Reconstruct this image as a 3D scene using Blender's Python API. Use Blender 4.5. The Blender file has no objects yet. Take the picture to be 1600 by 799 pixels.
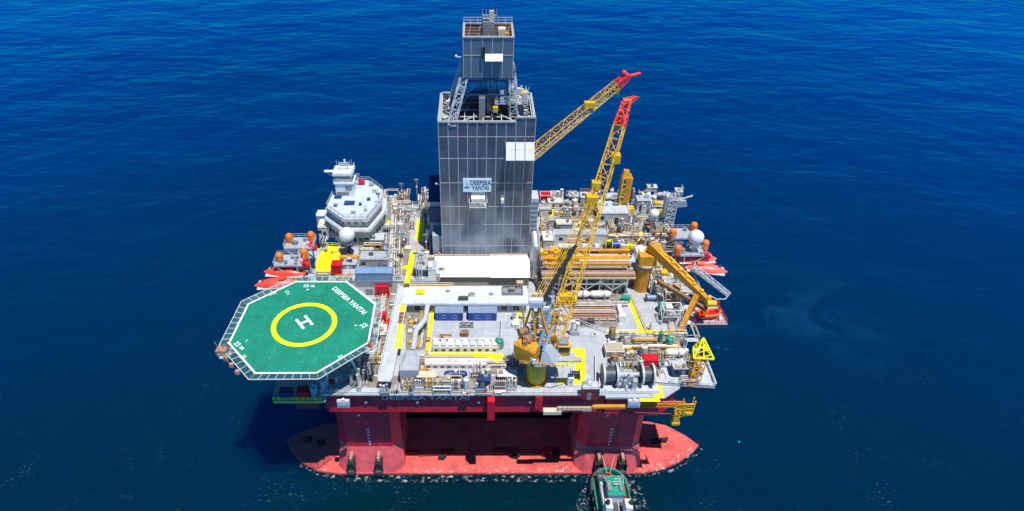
import bpy, math, random
from mathutils import Vector, Matrix
R = math.radians
random.seed(11)
C = bpy.context.scene.collection
# ---------------------------------------------------------------- camera: drone with a 24 mm lens, pitched 36.5 degrees down
TH = R(36.5); FP = 1067.0; PX0 = 743.0; PY0 = 399.5
CAM = Vector((0, -103.5, 145.5))
ct, st = math.cos(TH), math.sin(TH)
def ray(px, py):
    u = (px-PX0)/FP; v = (py-PY0)/FP
    return Vector((u, ct-v*st, -st-v*ct))
def P(px, py, z):            # point of the level plane z seen at that place in the photograph
    d = ray(px, py); t = (z-CAM.z)/d.z
    p = CAM+d*t
    return Vector((p.x, p.y, z))
def PV(px, py, y):           # point of the upright plane y
    d = ray(px, py); t = (y-CAM.y)/d.y
    return CAM+d*t
cd = bpy.data.cameras.new('camera'); cam = bpy.data.objects.new('camera', cd); C.objects.link(cam)
cam.location = CAM; cam.rotation_euler = (R(90)-TH, 0, 0)
cd.lens = 24.0; cd.sensor_width = 36.0; cd.shift_x = (800-PX0)/1600; cd.clip_end = 40000; cd.clip_start = 1
bpy.context.scene.camera = cam

# ---------------------------------------------------------------- materials
MATS = {}
def mat(name, col, rough=.5, metal=0., var=.18, grime=.25, rust=0., scale=.5, streak=True, bump=0., spec=.5):
    if name in MATS: return MATS[name]
    m = bpy.data.materials.new(name); m.use_nodes = True
    nt = m.node_tree; N = nt.nodes; L = nt.links; N.clear()
    out = N.new('ShaderNodeOutputMaterial'); b = N.new('ShaderNodeBsdfPrincipled'); L.new(b.outputs[0], out.inputs[0])
    tc = N.new('ShaderNodeTexCoord')
    n1 = N.new('ShaderNodeTexNoise'); n1.inputs['Scale'].default_value = scale; n1.inputs['Detail'].default_value = 7; n1.inputs['Roughness'].default_value = .65
    L.new(tc.outputs['Object'], n1.inputs['Vector'])
    r1 = N.new('ShaderNodeValToRGB'); r1.color_ramp.elements[0].position = .3; r1.color_ramp.elements[1].position = .72
    lo = [c*(1-var) for c in col]; hi = [min(1, c*(1+var*.6)) for c in col]
    r1.color_ramp.elements[0].color = (*lo, 1); r1.color_ramp.elements[1].color = (*hi, 1)
    L.new(n1.outputs['Fac'], r1.inputs['Fac'])
    last = r1.outputs['Color']
    if grime > 0:
        mp = N.new('ShaderNodeMapping'); mp.inputs['Scale'].default_value = (1.7, 1.7, .25 if streak else 1.7)
        L.new(tc.outputs['Object'], mp.inputs['Vector'])
        n2 = N.new('ShaderNodeTexNoise'); n2.inputs['Scale'].default_value = 1.1; n2.inputs['Detail'].default_value = 8; n2.inputs['Roughness'].default_value = .75
        L.new(mp.outputs[0], n2.inputs['Vector'])
        r2 = N.new('ShaderNodeValToRGB'); r2.color_ramp.elements[0].position = .52; r2.color_ramp.elements[1].position = .78
        r2.color_ramp.elements[0].color = (0, 0, 0, 1); r2.color_ramp.elements[1].color = (grime, grime, grime, 1)
        L.new(n2.outputs['Fac'], r2.inputs['Fac'])
        mx = N.new('ShaderNodeMix'); mx.data_type = 'RGBA'
        L.new(r2.outputs['Color'], mx.inputs['Factor']); L.new(last, mx.inputs['A']); mx.inputs['B'].default_value = (.10, .085, .07, 1)
        last = mx.outputs['Result']
    if rust > 0:
        n3 = N.new('ShaderNodeTexNoise'); n3.inputs['Scale'].default_value = .8; n3.inputs['Detail'].default_value = 9; n3.inputs['Roughness'].default_value = .7
        mp3 = N.new('ShaderNodeMapping'); mp3.inputs['Location'].default_value = (7, 3, 5); mp3.inputs['Scale'].default_value = (1.3, 1.3, .4)
        L.new(tc.outputs['Object'], mp3.inputs['Vector']); L.new(mp3.outputs[0], n3.inputs['Vector'])
        r3 = N.new('ShaderNodeValToRGB'); r3.color_ramp.elements[0].position = .58; r3.color_ramp.elements[1].position = .70
        r3.color_ramp.elements[0].color = (0, 0, 0, 1); r3.color_ramp.elements[1].color = (rust, rust, rust, 1)
        L.new(n3.outputs['Fac'], r3.inputs['Fac'])
        mx = N.new('ShaderNodeMix'); mx.data_type = 'RGBA'
        L.new(r3.outputs['Color'], mx.inputs['Factor']); L.new(last, mx.inputs['A']); mx.inputs['B'].default_value = (.19, .065, .025, 1)
        last = mx.outputs['Result']
    L.new(last, b.inputs['Base Color'])
    b.inputs['Roughness'].default_value = rough; b.inputs['Metallic'].default_value = metal; b.inputs['Specular IOR Level'].default_value = spec
    if bump > 0:
        bp = N.new('ShaderNodeBump'); bp.inputs['Strength'].default_value = bump; bp.inputs['Distance'].default_value = .3
        L.new(n1.outputs['Fac'], bp.inputs['Height']); L.new(bp.outputs[0], b.inputs['Normal'])
    MATS[name] = m; return m
PAL = {
 'white': mat('white_paint', (.80, .80, .79), .4, rust=.35, grime=.35),
 'bright white': mat('bright_white_paint', (.78, .78, .77), .4, grime=.3, var=.08, rust=.2),
 'off white': mat('off_white_paint', (.68, .66, .61), .5, rust=.5),
 'cream': mat('cream_paint', (.66, .58, .44), .5, rust=.4),
 'beige': mat('beige_paint', (.48, .40, .29), .6, rust=.3),
 'pale grey': mat('pale_grey_paint', (.52, .55, .58), .45, rust=.3),
 'light grey': mat('light_grey_paint', (.40, .43, .47), .45, rust=.2),
 'grey': mat('grey_paint', (.24, .25, .27), .5, rust=.3),
 'dark grey': mat('dark_grey_paint', (.07, .075, .085), .5),
 'black': mat('black_rubber', (.018, .018, .02), .6, grime=.1),
 'dark blue': mat('dark_blue_paint', (.015, .045, .16), .45),
 'blue': mat('blue_paint', (.01, .085, .42), .4, grime=.12),
 'pale blue': mat('pale_blue_paint', (.20, .34, .52), .45),
 'red': mat('signal_red_paint', (.62, .008, .02), .4, grime=.12),
 'dark red': mat('dark_red_paint', (.26, .012, .02), .5),
 'orange': mat('orange_paint', (.92, .20, .015), .4, grime=.1),
 'yellow': mat('crane_yellow_paint', (.78, .44, .015), .5, rust=.45, grime=.45, var=.3),
 'amber': mat('amber_paint', (.68, .30, .015), .5, rust=.5, grime=.5, var=.3),
 'bright yellow': mat('walkway_yellow_paint', (.95, .86, .0), .6, grime=.10, var=.08),
 'green': mat('sea_green_paint', (.01, .30, .20), .45),
 'brown': mat('rusty_steel', (.30, .16, .08), .7, var=.45, scale=1.2),
 'pink brown': mat('dusty_pipe_steel', (.42, .24, .17), .6, var=.35, scale=1.3),
 'silver': mat('galvanised_steel', (.55, .57, .6), .35, .6, grime=.2),
}
M_hull = mat('hull_red_paint', (.76, .014, .04), .4, grime=.5, rust=.55, scale=.35, var=.3)
M_pont = mat('antifouling_red', (.80, .125, .11), .5, grime=.75, rust=.35, scale=.22, var=.38, streak=False)
M_flare = mat('washed_antifouling', (.60, .085, .10), .45, grime=.55, var=.35, scale=.5)
M_deck = mat('deck_plate_paint', (.46, .49, .53), .55, var=.16, grime=.38, rust=.25, scale=.25, streak=False)
M_glass = mat('dark_window_glass', (.02, .03, .045), .1, grime=0, var=.1)
M_brass = mat('tinted_window_glass', (.30, .24, .06), .2, grime=.1)
M_heli = mat('helideck_green_paint', (.003, .25, .15), .6, var=.22, grime=.4, scale=.25, streak=False)
M_line = mat('white_line_paint', (.82, .82, .82), .6, grime=.3, var=.05)
M_ring = mat('yellow_ring_paint', (.95, .87, .0), .6, grime=.06, var=.05)
M_clad = mat('derrick_cladding', (.30, .335, .39), .17, .68, var=.22, grime=.18, scale=.16, bump=.35)
M_cladt = mat('translucent_cladding', (.24, .28, .32), .25, .55, var=.1, grime=.12, scale=.2, bump=.08)
M_seam = mat('cladding_seam', (.48, .47, .46), .5, .2, grime=.25)
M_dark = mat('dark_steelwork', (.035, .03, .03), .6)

def plates(m, w, h, lo, joint, rotx=False, mort=.02):
    # welded plate fields: every plate a slightly different tone, with thin joints
    nt = m.node_tree; N = nt.nodes; L = nt.links; b = [n for n in N if n.type == 'BSDF_PRINCIPLED'][0]
    src = b.inputs['Base Color'].links[0].from_socket
    tc = N.new('ShaderNodeTexCoord'); mp = N.new('ShaderNodeMapping'); L.new(tc.outputs['Object'], mp.inputs['Vector'])
    if rotx: mp.inputs['Rotation'].default_value = (R(90), 0, 0)
    br = N.new('ShaderNodeTexBrick'); br.inputs['Scale'].default_value = 1; br.inputs['Brick Width'].default_value = w; br.inputs['Row Height'].default_value = h; br.inputs['Mortar Size'].default_value = mort; br.inputs['Mortar Smooth'].default_value = .3
    br.inputs['Color1'].default_value = (lo, lo, lo, 1); br.inputs['Color2'].default_value = (1, 1, 1, 1); br.inputs['Mortar'].default_value = (joint, joint, joint, 1)
    L.new(mp.outputs[0], br.inputs['Vector'])
    mx = N.new('ShaderNodeMix'); mx.data_type = 'RGBA'; mx.blend_type = 'MULTIPLY'; mx.inputs['Factor'].default_value = 1
    L.new(src, mx.inputs['A']); L.new(br.outputs['Color'], mx.inputs['B']); L.new(mx.outputs['Result'], b.inputs['Base Color'])
plates(M_deck, 6, 2.4, .84, .6, mort=.035); plates(M_heli, 5.2, 2.6, .88, .72, mort=.04); plates(M_hull, 4.2, 2.6, .84, .65, True, .04); plates(M_pont, 5, 3, .84, .7, mort=.05)
plates(M_clad, 2.24, 6.3, .72, .8, True, .02); plates(PAL['bright white'], 2.2, 9, .93, .7, mort=.04)
# ---------------------------------------------------------------- mesh builder
class MB:
    def __init__(s): s.v = []; s.f = []; s.sm = []; s.mk = []
    def cut(s): s.mk.append((len(s.v), len(s.f))); return s      # the next piece starts here
    def add(s, vs, fs, smooth=False):
        k = len(s.v); s.v += [tuple(p) for p in vs]
        for f in fs: s.f.append([k+i for i in f]); s.sm.append(smooth)
        return s
    def box(s, x0, x1, y0, y1, z0, z1):
        x0, x1 = sorted((x0, x1)); y0, y1 = sorted((y0, y1)); z0, z1 = sorted((z0, z1))
        return s.add([(x0,y0,z0),(x1,y0,z0),(x1,y1,z0),(x0,y1,z0),(x0,y0,z1),(x1,y0,z1),(x1,y1,z1),(x0,y1,z1)],
              [(3,2,1,0),(4,5,6,7),(0,1,5,4),(1,2,6,5),(2,3,7,6),(3,0,4,7)])
    def cb(s, c, w, d, h):     # box on a base centre
        return s.box(c[0]-w/2, c[0]+w/2, c[1]-d/2, c[1]+d/2, c[2], c[2]+h)
    def prism(s, poly, z0, z1):
        n = len(poly)
        a = sum(poly[i][0]*poly[(i+1)%n][1]-poly[(i+1)%n][0]*poly[i][1] for i in range(n))
        if a < 0: poly = list(reversed(poly))
        vs = [(p[0],p[1],z0) for p in poly]+[(p[0],p[1],z1) for p in poly]
        return s.add(vs, [list(range(n))[::-1], list(range(n, 2*n))]+[(i,(i+1)%n,n+(i+1)%n,n+i) for i in range(n)])
    def loft(s, a, b, smooth=False):   # a, b equal-length rings (ccw from outside top)
        n = len(a)
        return s.add(list(a)+list(b), [list(range(n))[::-1], list(range(n, 2*n))]+[(i,(i+1)%n,n+(i+1)%n,n+i) for i in range(n)], smooth)
    def bar(s, p, q, r, n=4, r2=None, cap=True):
        p = Vector(p); q = Vector(q); d = q-p
        if d.length < 1e-5: return s
        d.normalize(); u = d.cross(Vector((0,0,1)) if abs(d.z) < .95 else Vector((1,0,0))).normalized(); w = d.cross(u)
        r2 = r if r2 is None else r2
        o = math.pi/4 if n == 4 else 0
        a = [p+(u*math.cos(o+2*math.pi*i/n)+w*math.sin(o+2*math.pi*i/n))*r for i in range(n)]
        b = [q+(u*math.cos(o+2*math.pi*i/n)+w*math.sin(o+2*math.pi*i/n))*r2 for i in range(n)]
        k = n > 5
        s.add(a+b, [(i,(i+1)%n,n+(i+1)%n,n+i) for i in range(n)], k)
        if cap: s.add(a, [list(range(n))[::-1]]); s.add(b, [list(range(n))])
        return s
    def cyl(s, c, r, h, n=16, r2=None): return s.bar(c, (c[0],c[1],c[2]+h), r, n, r2)
    def tube(s, pts, r, n=8):
        for a, b in zip(pts[:-1], pts[1:]): s.bar(a, b, r, n)
        for p in pts[1:-1]: s.ball(p, r*1.02, 6, 4)
        return s
    def ball(s, c, r, n=16, m=10, zs=1.):
        vs = [(c[0],c[1],c[2]+r*zs)]
        for j in range(1, m):
            t = math.pi*j/m
            for i in range(n):
                a = 2*math.pi*i/n; vs.append((c[0]+r*math.sin(t)*math.cos(a), c[1]+r*math.sin(t)*math.sin(a), c[2]+r*zs*math.cos(t)))
        vs.append((c[0],c[1],c[2]-r*zs)); fs = []
        for i in range(n): fs.append((0, 1+i, 1+(i+1)%n))
        for j in range(m-2):
            for i in range(n):
                a = 1+j*n; fs.append((a+i, a+n+i, a+n+(i+1)%n, a+(i+1)%n))
        a = 1+(m-2)*n
        for i in range(n): fs.append((a+i, len(vs)-1, a+(i+1)%n))
        return s.add(vs, fs, True)
    def rail(s, pts, h=1.15, r=.045, step=2.2, close=False):
        pts = [Vector(p) for p in pts]
        if close: pts = pts+[pts[0]]
        for a, b in zip(pts[:-1], pts[1:]):
            for k in (h, h*.5): s.bar(a+Vector((0,0,k)), b+Vector((0,0,k)), r, 4)
            n = max(1, int((b-a).length/step))
            for i in range(n+1):
                p = a.lerp(b, i/n); s.bar(p, p+Vector((0,0,h)), r, 4)
        return s
    def truss(s, p, q, w0, h0, w1, h1, n, rc=.16, rb=.08, up=(0,0,1)):
        p = Vector(p); q = Vector(q); d = (q-p).normalized(); u = d.cross(Vector(up)).normalized(); w = u.cross(d)
        def ring(t):
            c = p.lerp(q, t); a = (w0+(w1-w0)*t)/2; b = (h0+(h1-h0)*t)/2
            return [c+u*a+w*b, c-u*a+w*b, c-u*a-w*b, c+u*a-w*b]
        rs = [ring(i/n) for i in range(n+1)]
        for k in range(4): s.bar(rs[0][k], rs[-1][k], rc, 4)
        for i in range(n):
            for k in range(4):
                a, b = (k, (k+1)%4) if i % 2 else ((k+1)%4, k)
                s.bar(rs[i][a], rs[i+1][b], rb, 4, cap=False)
                s.bar(rs[i+1][a], rs[i+1][b], rb, 4, cap=False)
        return s
    def text(s, txt, size, M, depth=.03, squash=1.):
        cu = bpy.data.curves.new('t', 'FONT'); cu.body = txt; cu.size = size; cu.align_x = 'CENTER'; cu.align_y = 'CENTER'; cu.extrude = depth; cu.resolution_u = 3
        cu.offset = size*.018
        o = bpy.data.objects.new('t', cu); C.objects.link(o)
        dg = bpy.context.evaluated_depsgraph_get(); dg.update()
        me = bpy.data.meshes.new_from_object(o.evaluated_get(dg))
        s.add([M @ Vector((v.co.x*squash, v.co.y, v.co.z)) for v in me.vertices], [list(p.vertices) for p in me.polygons])
        bpy.data.objects.remove(o); bpy.data.curves.remove(cu); bpy.data.meshes.remove(me)
        return s
    def islands(s):        # the separate pieces, joined where their corners coincide
        par = {}
        def find(a):
            while par.setdefault(a, a) != a: par[a] = par[par[a]]; a = par[a]
            return a
        key = [tuple(round(c, 4) for c in v) for v in s.v]
        for f in s.f:
            r = find(key[f[0]])
            for i in f[1:]: par[find(key[i])] = r
        out = {}
        for f, sm in zip(s.f, s.sm): out.setdefault(find(key[f[0]]), []).append((f, sm))
        res = []
        for fs in out.values():
            c = MB(); ix = {}
            for f, sm in fs:
                g = []
                for i in f:
                    if i not in ix: ix[i] = len(c.v); c.v.append(s.v[i])
                    g.append(ix[i])
                c.f.append(g); c.sm.append(sm)
            res.append(c)
        return res
    def build(s, name, m, parent=None):
        if name in SPLIT and parent is not None:
            isl = s.islands()
            if 1 < len(isl) <= 60: return [c.build1(name, m, parent) for c in isl][0]
        return s.build1(name, m, parent)
    def build1(s, name, m, parent=None):
        me = bpy.data.meshes.new(name)
        o0 = ORG.get(parent.name, Vector()) if parent is not None else Vector()
        me.from_pydata([(a-o0.x, b-o0.y, c-o0.z) for a, b, c in s.v], [], s.f)
        me.polygons.foreach_set('use_smooth', s.sm)
        me.materials.append(PAL[m] if isinstance(m, str) else m)
        me.update()
        o = bpy.data.objects.new(name, me); C.objects.link(o)
        if parent is not None: o.parent = parent; ORG[o.name] = o0
        return o
def each(b, name, m, parent):
    # one object per piece marked with cut()
    mk = [k for k in b.mk if k[1] < len(b.f)]
    if not mk or mk[0][1] > 0: mk = [(0, 0)]+mk
    mk.append((len(b.v), len(b.f))); r = []
    for (v0, f0), (v1, f1) in zip(mk[:-1], mk[1:]):
        if f1 <= f0: continue
        c = MB(); c.v = b.v[v0:v1]; c.f = [[i-v0 for i in f] for f in b.f[f0:f1]]; c.sm = b.sm[f0:f1]
        r.append(c.build(name, m, parent))
    return r
SPLIT = {'crane_gear','crane_walkway','counter_jib_gear','hoist_winch','top_walkway_gear','rotary_gear','board_machinery','winch_gear','deck_fitting','chain_drum','tower_louvre','yellow_winch','platform_winch','stand','skid_frame','load','roof_panel','obstruction_lamp','tie_down_point','tyre_mark','knuckle_joint','exhaust_duct','luffing_cylinder','crown_sheave','flank_annexe','stiffener','deck_beam','travelling_block','support','gas_pipe','tool_chest'}
ORG = {}
LABELS = []
LM = []                       # landmarks that other labels may name: (phrase, x, y)
def thing(name, label, cat, loc=(0,0,0), rz=0, group=None, local=False, mark=None):
    o = bpy.data.objects.new(name, None); C.objects.link(o); o.empty_display_size = .5
    o.location = loc; o.rotation_euler = (0, 0, rz)
    ORG[o.name] = Vector() if local else Vector(loc)
    if label: o['label'] = label
    o['category'] = cat
    if group: o['group'] = group
    if mark: LM.append((mark, loc[0], loc[1]))
    return o
def tag(o, label=None, cat=None, group=None, kind=None):
    if label: o['label'] = label
    if cat: o['category'] = cat
    if group: o['group'] = group
    if kind: o['kind'] = kind
    return o
def dup(root, loc, rz, label=None, scale=None):
    r = root.copy(); C.objects.link(r); r.location = loc; r.rotation_euler = (0, 0, rz)
    if label: r['label'] = label
    if scale: r.scale = scale
    for ch in list(root.children):
        c = ch.copy(); C.objects.link(c); c.parent = r
        for g in ch.children:
            d = g.copy(); C.objects.link(d); d.parent = c
    return r
# ================================================================ WORLD, SUN, SEA
SUN = Vector((.18, -.23, 1)).normalized()
elev = math.asin(SUN.z); az = math.atan2(SUN.x, SUN.y)      # azimuth clockwise from +Y
w = bpy.data.worlds.new('World'); bpy.context.scene.world = w; w.use_nodes = True
nt = w.node_tree; nt.nodes.clear()
wo = nt.nodes.new('ShaderNodeOutputWorld'); bg = nt.nodes.new('ShaderNodeBackground'); sk = nt.nodes.new('ShaderNodeTexSky')
sk.sky_type = 'NISHITA'; sk.sun_disc = False; sk.sun_elevation = elev; sk.sun_rotation = az; sk.air_density = 1.0; sk.dust_density = .05; sk.ozone_density = 5
hs = nt.nodes.new('ShaderNodeHueSaturation'); hs.inputs['Saturation'].default_value = 1.45; nt.links.new(sk.outputs[0], hs.inputs['Color']); nt.links.new(hs.outputs[0], bg.inputs[0]); bg.inputs[1].default_value = .085; nt.links.new(bg.outputs[0], wo.inputs[0])
sl = bpy.data.lights.new('sun', 'SUN'); sl.energy = 5.0; sl.angle = R(.5); sl.color = (1, .965, .91)
so = bpy.data.objects.new('sun', sl); C.objects.link(so); so.rotation_euler = SUN.to_track_quat('Z', 'Y').to_euler(); so.location = (0, 0, 300)
vs_ = bpy.context.scene.view_settings; vs_.view_transform = 'Standard'; vs_.look = 'None'; vs_.gamma = 1; vs_.use_curve_mapping = False; vs_.exposure = 0.1

def sea_material():
    m = bpy.data.materials.new('sea_water'); m.use_nodes = True; nt = m.node_tree; N = nt.nodes; L = nt.links; N.clear()
    out = N.new('ShaderNodeOutputMaterial'); b = N.new('ShaderNodeBsdfPrincipled'); L.new(b.outputs[0], out.inputs[0])
    tc = N.new('ShaderNodeTexCoord')
    def noise(sc, det, rough, mscale, rot=0, dist=0, loc=(0,0,0)):
        mp = N.new('ShaderNodeMapping'); mp.inputs['Scale'].default_value = mscale; mp.inputs['Rotation'].default_value = (0,0,R(rot)); mp.inputs['Location'].default_value = loc
        L.new(tc.outputs['Object'], mp.inputs['Vector'])
        n = N.new('ShaderNodeTexNoise'); n.inputs['Scale'].default_value = sc; n.inputs['Detail'].default_value = det; n.inputs['Roughness'].default_value = rough; n.inputs['Distortion'].default_value = dist
        L.new(mp.outputs[0], n.inputs['Vector']); return n.outputs['Fac']
    def math_(op, a, b_=None, clamp=False):
        n = N.new('ShaderNodeMath'); n.operation = op; n.use_clamp = clamp
        for i, x in enumerate((a, b_)):
            if x is None: continue
            if isinstance(x, (int, float)): n.inputs[i].default_value = x
            else: L.new(x, n.inputs[i])
        return n.outputs[0]
    swell = noise(.035, 3, .5, (.55, 1, 1), 12, .3)
    chop = noise(.16, 5, .6, (.5, 1, 1), -8, .4)
    rip = noise(.75, 6, .62, (.6, 1, 1), 15, .3)
    h = math_('ADD', math_('MULTIPLY', swell, 3.0), math_('ADD', math_('MULTIPLY', chop, .85), math_('MULTIPLY', rip, .07)))
    bp = N.new('ShaderNodeBump'); bp.inputs['Strength'].default_value = 1; bp.inputs['Distance'].default_value = 1.
    L.new(h, bp.inputs['Height'])
    # colour of the water body: broad patches of clearer and siltier water, greener on the near side, and darker there to paint in the weaker sky reflection
    big = noise(.006, 4, .55, (.5, 1, 1), 20)
    cr = N.new('ShaderNodeValToRGB'); cr.color_ramp.elements[0].position = .35; cr.color_ramp.elements[1].position = .68
    cr.color_ramp.elements[0].color = (.0003, .017, .058, 1); cr.color_ramp.elements[1].color = (.0003, .027, .084, 1)
    L.new(big, cr.inputs['Fac'])
    sep = N.new('ShaderNodeSeparateXYZ'); L.new(tc.outputs['Object'], sep.inputs[0])
    mr = N.new('ShaderNodeMapRange'); mr.inputs['From Min'].default_value = -40; mr.inputs['From Max'].default_value = 190; mr.inputs['To Min'].default_value = 1; mr.inputs['To Max'].default_value = 0
    L.new(sep.outputs['Y'], mr.inputs['Value'])
    mx = N.new('ShaderNodeMix'); mx.data_type = 'RGBA'; L.new(mr.outputs[0], mx.inputs['Factor']); L.new(cr.outputs['Color'], mx.inputs['A']); mx.inputs['B'].default_value = (.0003, .0155, .0225, 1)
    # foam flecks and painted sun glints, gathered in pale patches in front of the rig
    fleck = noise(1.5, 4, .8, (.6, 1, 1), 5)
    patch = noise(.055, 5, .65, (1, 1, 1), 0, .6, (3, 9, 0))
    near = N.new('ShaderNodeMapRange'); near.inputs['From Min'].default_value = 60; near.inputs['From Max'].default_value = -25; near.inputs['To Min'].default_value = 0.0; near.inputs['To Max'].default_value = 1
    L.new(sep.outputs['Y'], near.inputs['Value'])
    pm = N.new('ShaderNodeMapRange'); pm.inputs['From Min'].default_value = .53; pm.inputs['From Max'].default_value = .70; L.new(patch, pm.inputs['Value'])
    fm = N.new('ShaderNodeMapRange'); fm.inputs['From Min'].default_value = .57; fm.inputs['From Max'].default_value = .68; L.new(fleck, fm.inputs['Value'])
    foam = math_('MULTIPLY', math_('MULTIPLY', pm.outputs[0], fm.outputs[0]), math_('MULTIPLY', near.outputs[0], .34), True)  # mask for the foam, also carrying the painted glints
    vd = N.new('ShaderNodeVectorMath'); vd.operation = 'SUBTRACT'; vd.inputs[1].default_value = (96, 62, 0); L.new(tc.outputs['Object'], vd.inputs[0])  # bluish haze off the right side, painted into the water colour
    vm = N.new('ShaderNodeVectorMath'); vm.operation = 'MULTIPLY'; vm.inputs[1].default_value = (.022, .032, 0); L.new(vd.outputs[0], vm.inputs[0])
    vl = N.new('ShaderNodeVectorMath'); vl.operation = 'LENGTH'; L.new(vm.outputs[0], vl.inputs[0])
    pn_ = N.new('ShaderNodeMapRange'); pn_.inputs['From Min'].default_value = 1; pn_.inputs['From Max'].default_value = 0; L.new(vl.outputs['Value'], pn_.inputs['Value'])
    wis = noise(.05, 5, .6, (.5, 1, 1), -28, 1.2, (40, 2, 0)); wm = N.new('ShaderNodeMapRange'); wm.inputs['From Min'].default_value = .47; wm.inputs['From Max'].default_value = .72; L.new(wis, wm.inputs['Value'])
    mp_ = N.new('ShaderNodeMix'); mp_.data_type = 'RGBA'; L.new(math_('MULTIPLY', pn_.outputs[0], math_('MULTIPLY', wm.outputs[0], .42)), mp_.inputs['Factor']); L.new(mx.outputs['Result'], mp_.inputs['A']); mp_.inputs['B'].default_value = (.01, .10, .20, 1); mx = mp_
    mf = N.new('ShaderNodeMix'); mf.data_type = 'RGBA'; L.new(foam, mf.inputs['Factor']); L.new(mx.outputs['Result'], mf.inputs['A']); mf.inputs['B'].default_value = (.22, .46, .46, 1)
    N.remove(b)
    df = N.new('ShaderNodeSubsurfaceScattering'); df.falloff = 'BURLEY'; df.inputs['Scale'].default_value = 4; df.inputs['Radius'].default_value = (.4, 1.3, 1.8); L.new(mx.outputs['Result'], df.inputs['Color']); L.new(bp.outputs[0], df.inputs['Normal'])
    gl = N.new('ShaderNodeBsdfGlossy'); gl.inputs['Color'].default_value = (.01, .46, 1, 1); gl.inputs['Roughness'].default_value = .09; L.new(bp.outputs[0], gl.inputs['Normal'])
    fr = N.new('ShaderNodeFresnel'); fr.inputs['IOR'].default_value = 1.33
    ms = N.new('ShaderNodeMixShader'); L.new(math_('MULTIPLY', fr.outputs[0], 4.6, True), ms.inputs[0]); L.new(df.outputs[0], ms.inputs[1]); L.new(gl.outputs[0], ms.inputs[2]); fd = N.new('ShaderNodeBsdfDiffuse'); fd.inputs['Color'].default_value = (.30, .50, .50, 1); m2_ = N.new('ShaderNodeMixShader')
    L.new(foam, m2_.inputs[0]); L.new(ms.outputs[0], m2_.inputs[1]); L.new(fd.outputs[0], m2_.inputs[2]); L.new(m2_.outputs[0], out.inputs[0])
    return m
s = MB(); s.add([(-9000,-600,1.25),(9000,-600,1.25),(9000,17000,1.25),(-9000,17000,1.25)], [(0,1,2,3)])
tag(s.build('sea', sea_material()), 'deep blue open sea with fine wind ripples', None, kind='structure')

# ================================================================ HULL
DZ = 31.7; DB = 24.7
hull = thing('rig_hull', 'red semi-submersible rig hull with pontoons, columns and deck box', 'rig hull', (5, 37, 0), mark=None)
def pontoon_poly():
    pts = [(527,742),(497,736),(470,722),(454,703),(448,690),(456,681),(478,672),(510,663)]
    l = [P(a, b, 2.0) for a, b in pts]
    pts = [(1012,659),(1040,665),(1070,680),(1092,696),(1082,707),(1060,722),(1035,733),(1005,739)]
    r = [P(a, b, 2.0) for a, b in pts]
    return [(p.x, p.y) for p in l], [(p.x, p.y) for p in r]
pl, pr = pontoon_poly()
poly = pl+[(-28, 17.2), (35, 17.2)]+pr
poly = [(x, max(0, y)) for x, y in poly]
for yoff, flip in ((0, 1), (73, -1)):
    pp = [(x, yoff+flip*y) for x, y in poly]
    b = MB(); b.prism(pp, -8, 2.0); pn = b.build('pontoon', M_pont, hull)
    if flip == 1:
        r = MB()
        cx, cy = 5, 8.5
        for f, zz in ((.985, 2.02),):
            ring = [(cx+(x-cx)*f, cy+(y-cy)*f) for x, y in pp]
            n = len(ring)
            for i in range(n):
                r.bar((*ring[i], zz), (*ring[(i+1)%n], zz), .12, 4)
        r.build('rubbing_bar', M_pont, pn)
        wb_ = MB(); ring = [(cx+(x-cx)*1.0012, cy+(y-cy)*1.006) for x, y in pp]; wb_.prism(ring, 0, 1.6); wb_.build('waterline_band', mat('waterline_weed', (.13,.035,.02), .7, var=.6, grime=.6, scale=1.0), pn)
        h = MB()
        for (a, c) in ((1028,692),(1036,690),(1022,691),(480,688),(500,693),(620,717),(690,717),(852,712),(868,711),(805,715)):
            h.cut(); p = P(a, c, 2.0); h.cb((p.x, p.y, 2.0), 1.5, 1.0, .9); h.cyl((p.x+.9, p.y+.3, 2.0), .35, 1.1, 8)
        each(h, 'mooring_bitt', 'black', pn)
        h = MB()
        for (a, c, wd) in ((700,706,10),(790,704,18),(860,703,12),(1000,690,5),(640,708,14)):
            p = P(a, c, 2.0); h.cb((p.x, p.y, 2.0), wd*.35, .8, .7)
        h.tube([P(655,712,2.4), P(760,709,2.4), P(880,709,2.4)], .13, 6)
        h.build('deck_fitting', 'dark red', pn)
        h = MB(); q = P(854,708,2); h.cb((q.x, q.y, 2), 2.6, 1.6, 1.4); h.build('red_locker', 'red', pn)
def rr(x0, x1, y0, y1, c=2.2):
    return [(x0+c,y0),(x1-c,y0),(x1,y0+c),(x1,y1-c),(x1-c,y1),(x0+c,y1),(x0,y1-c),(x0,y0+c)]
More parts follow.
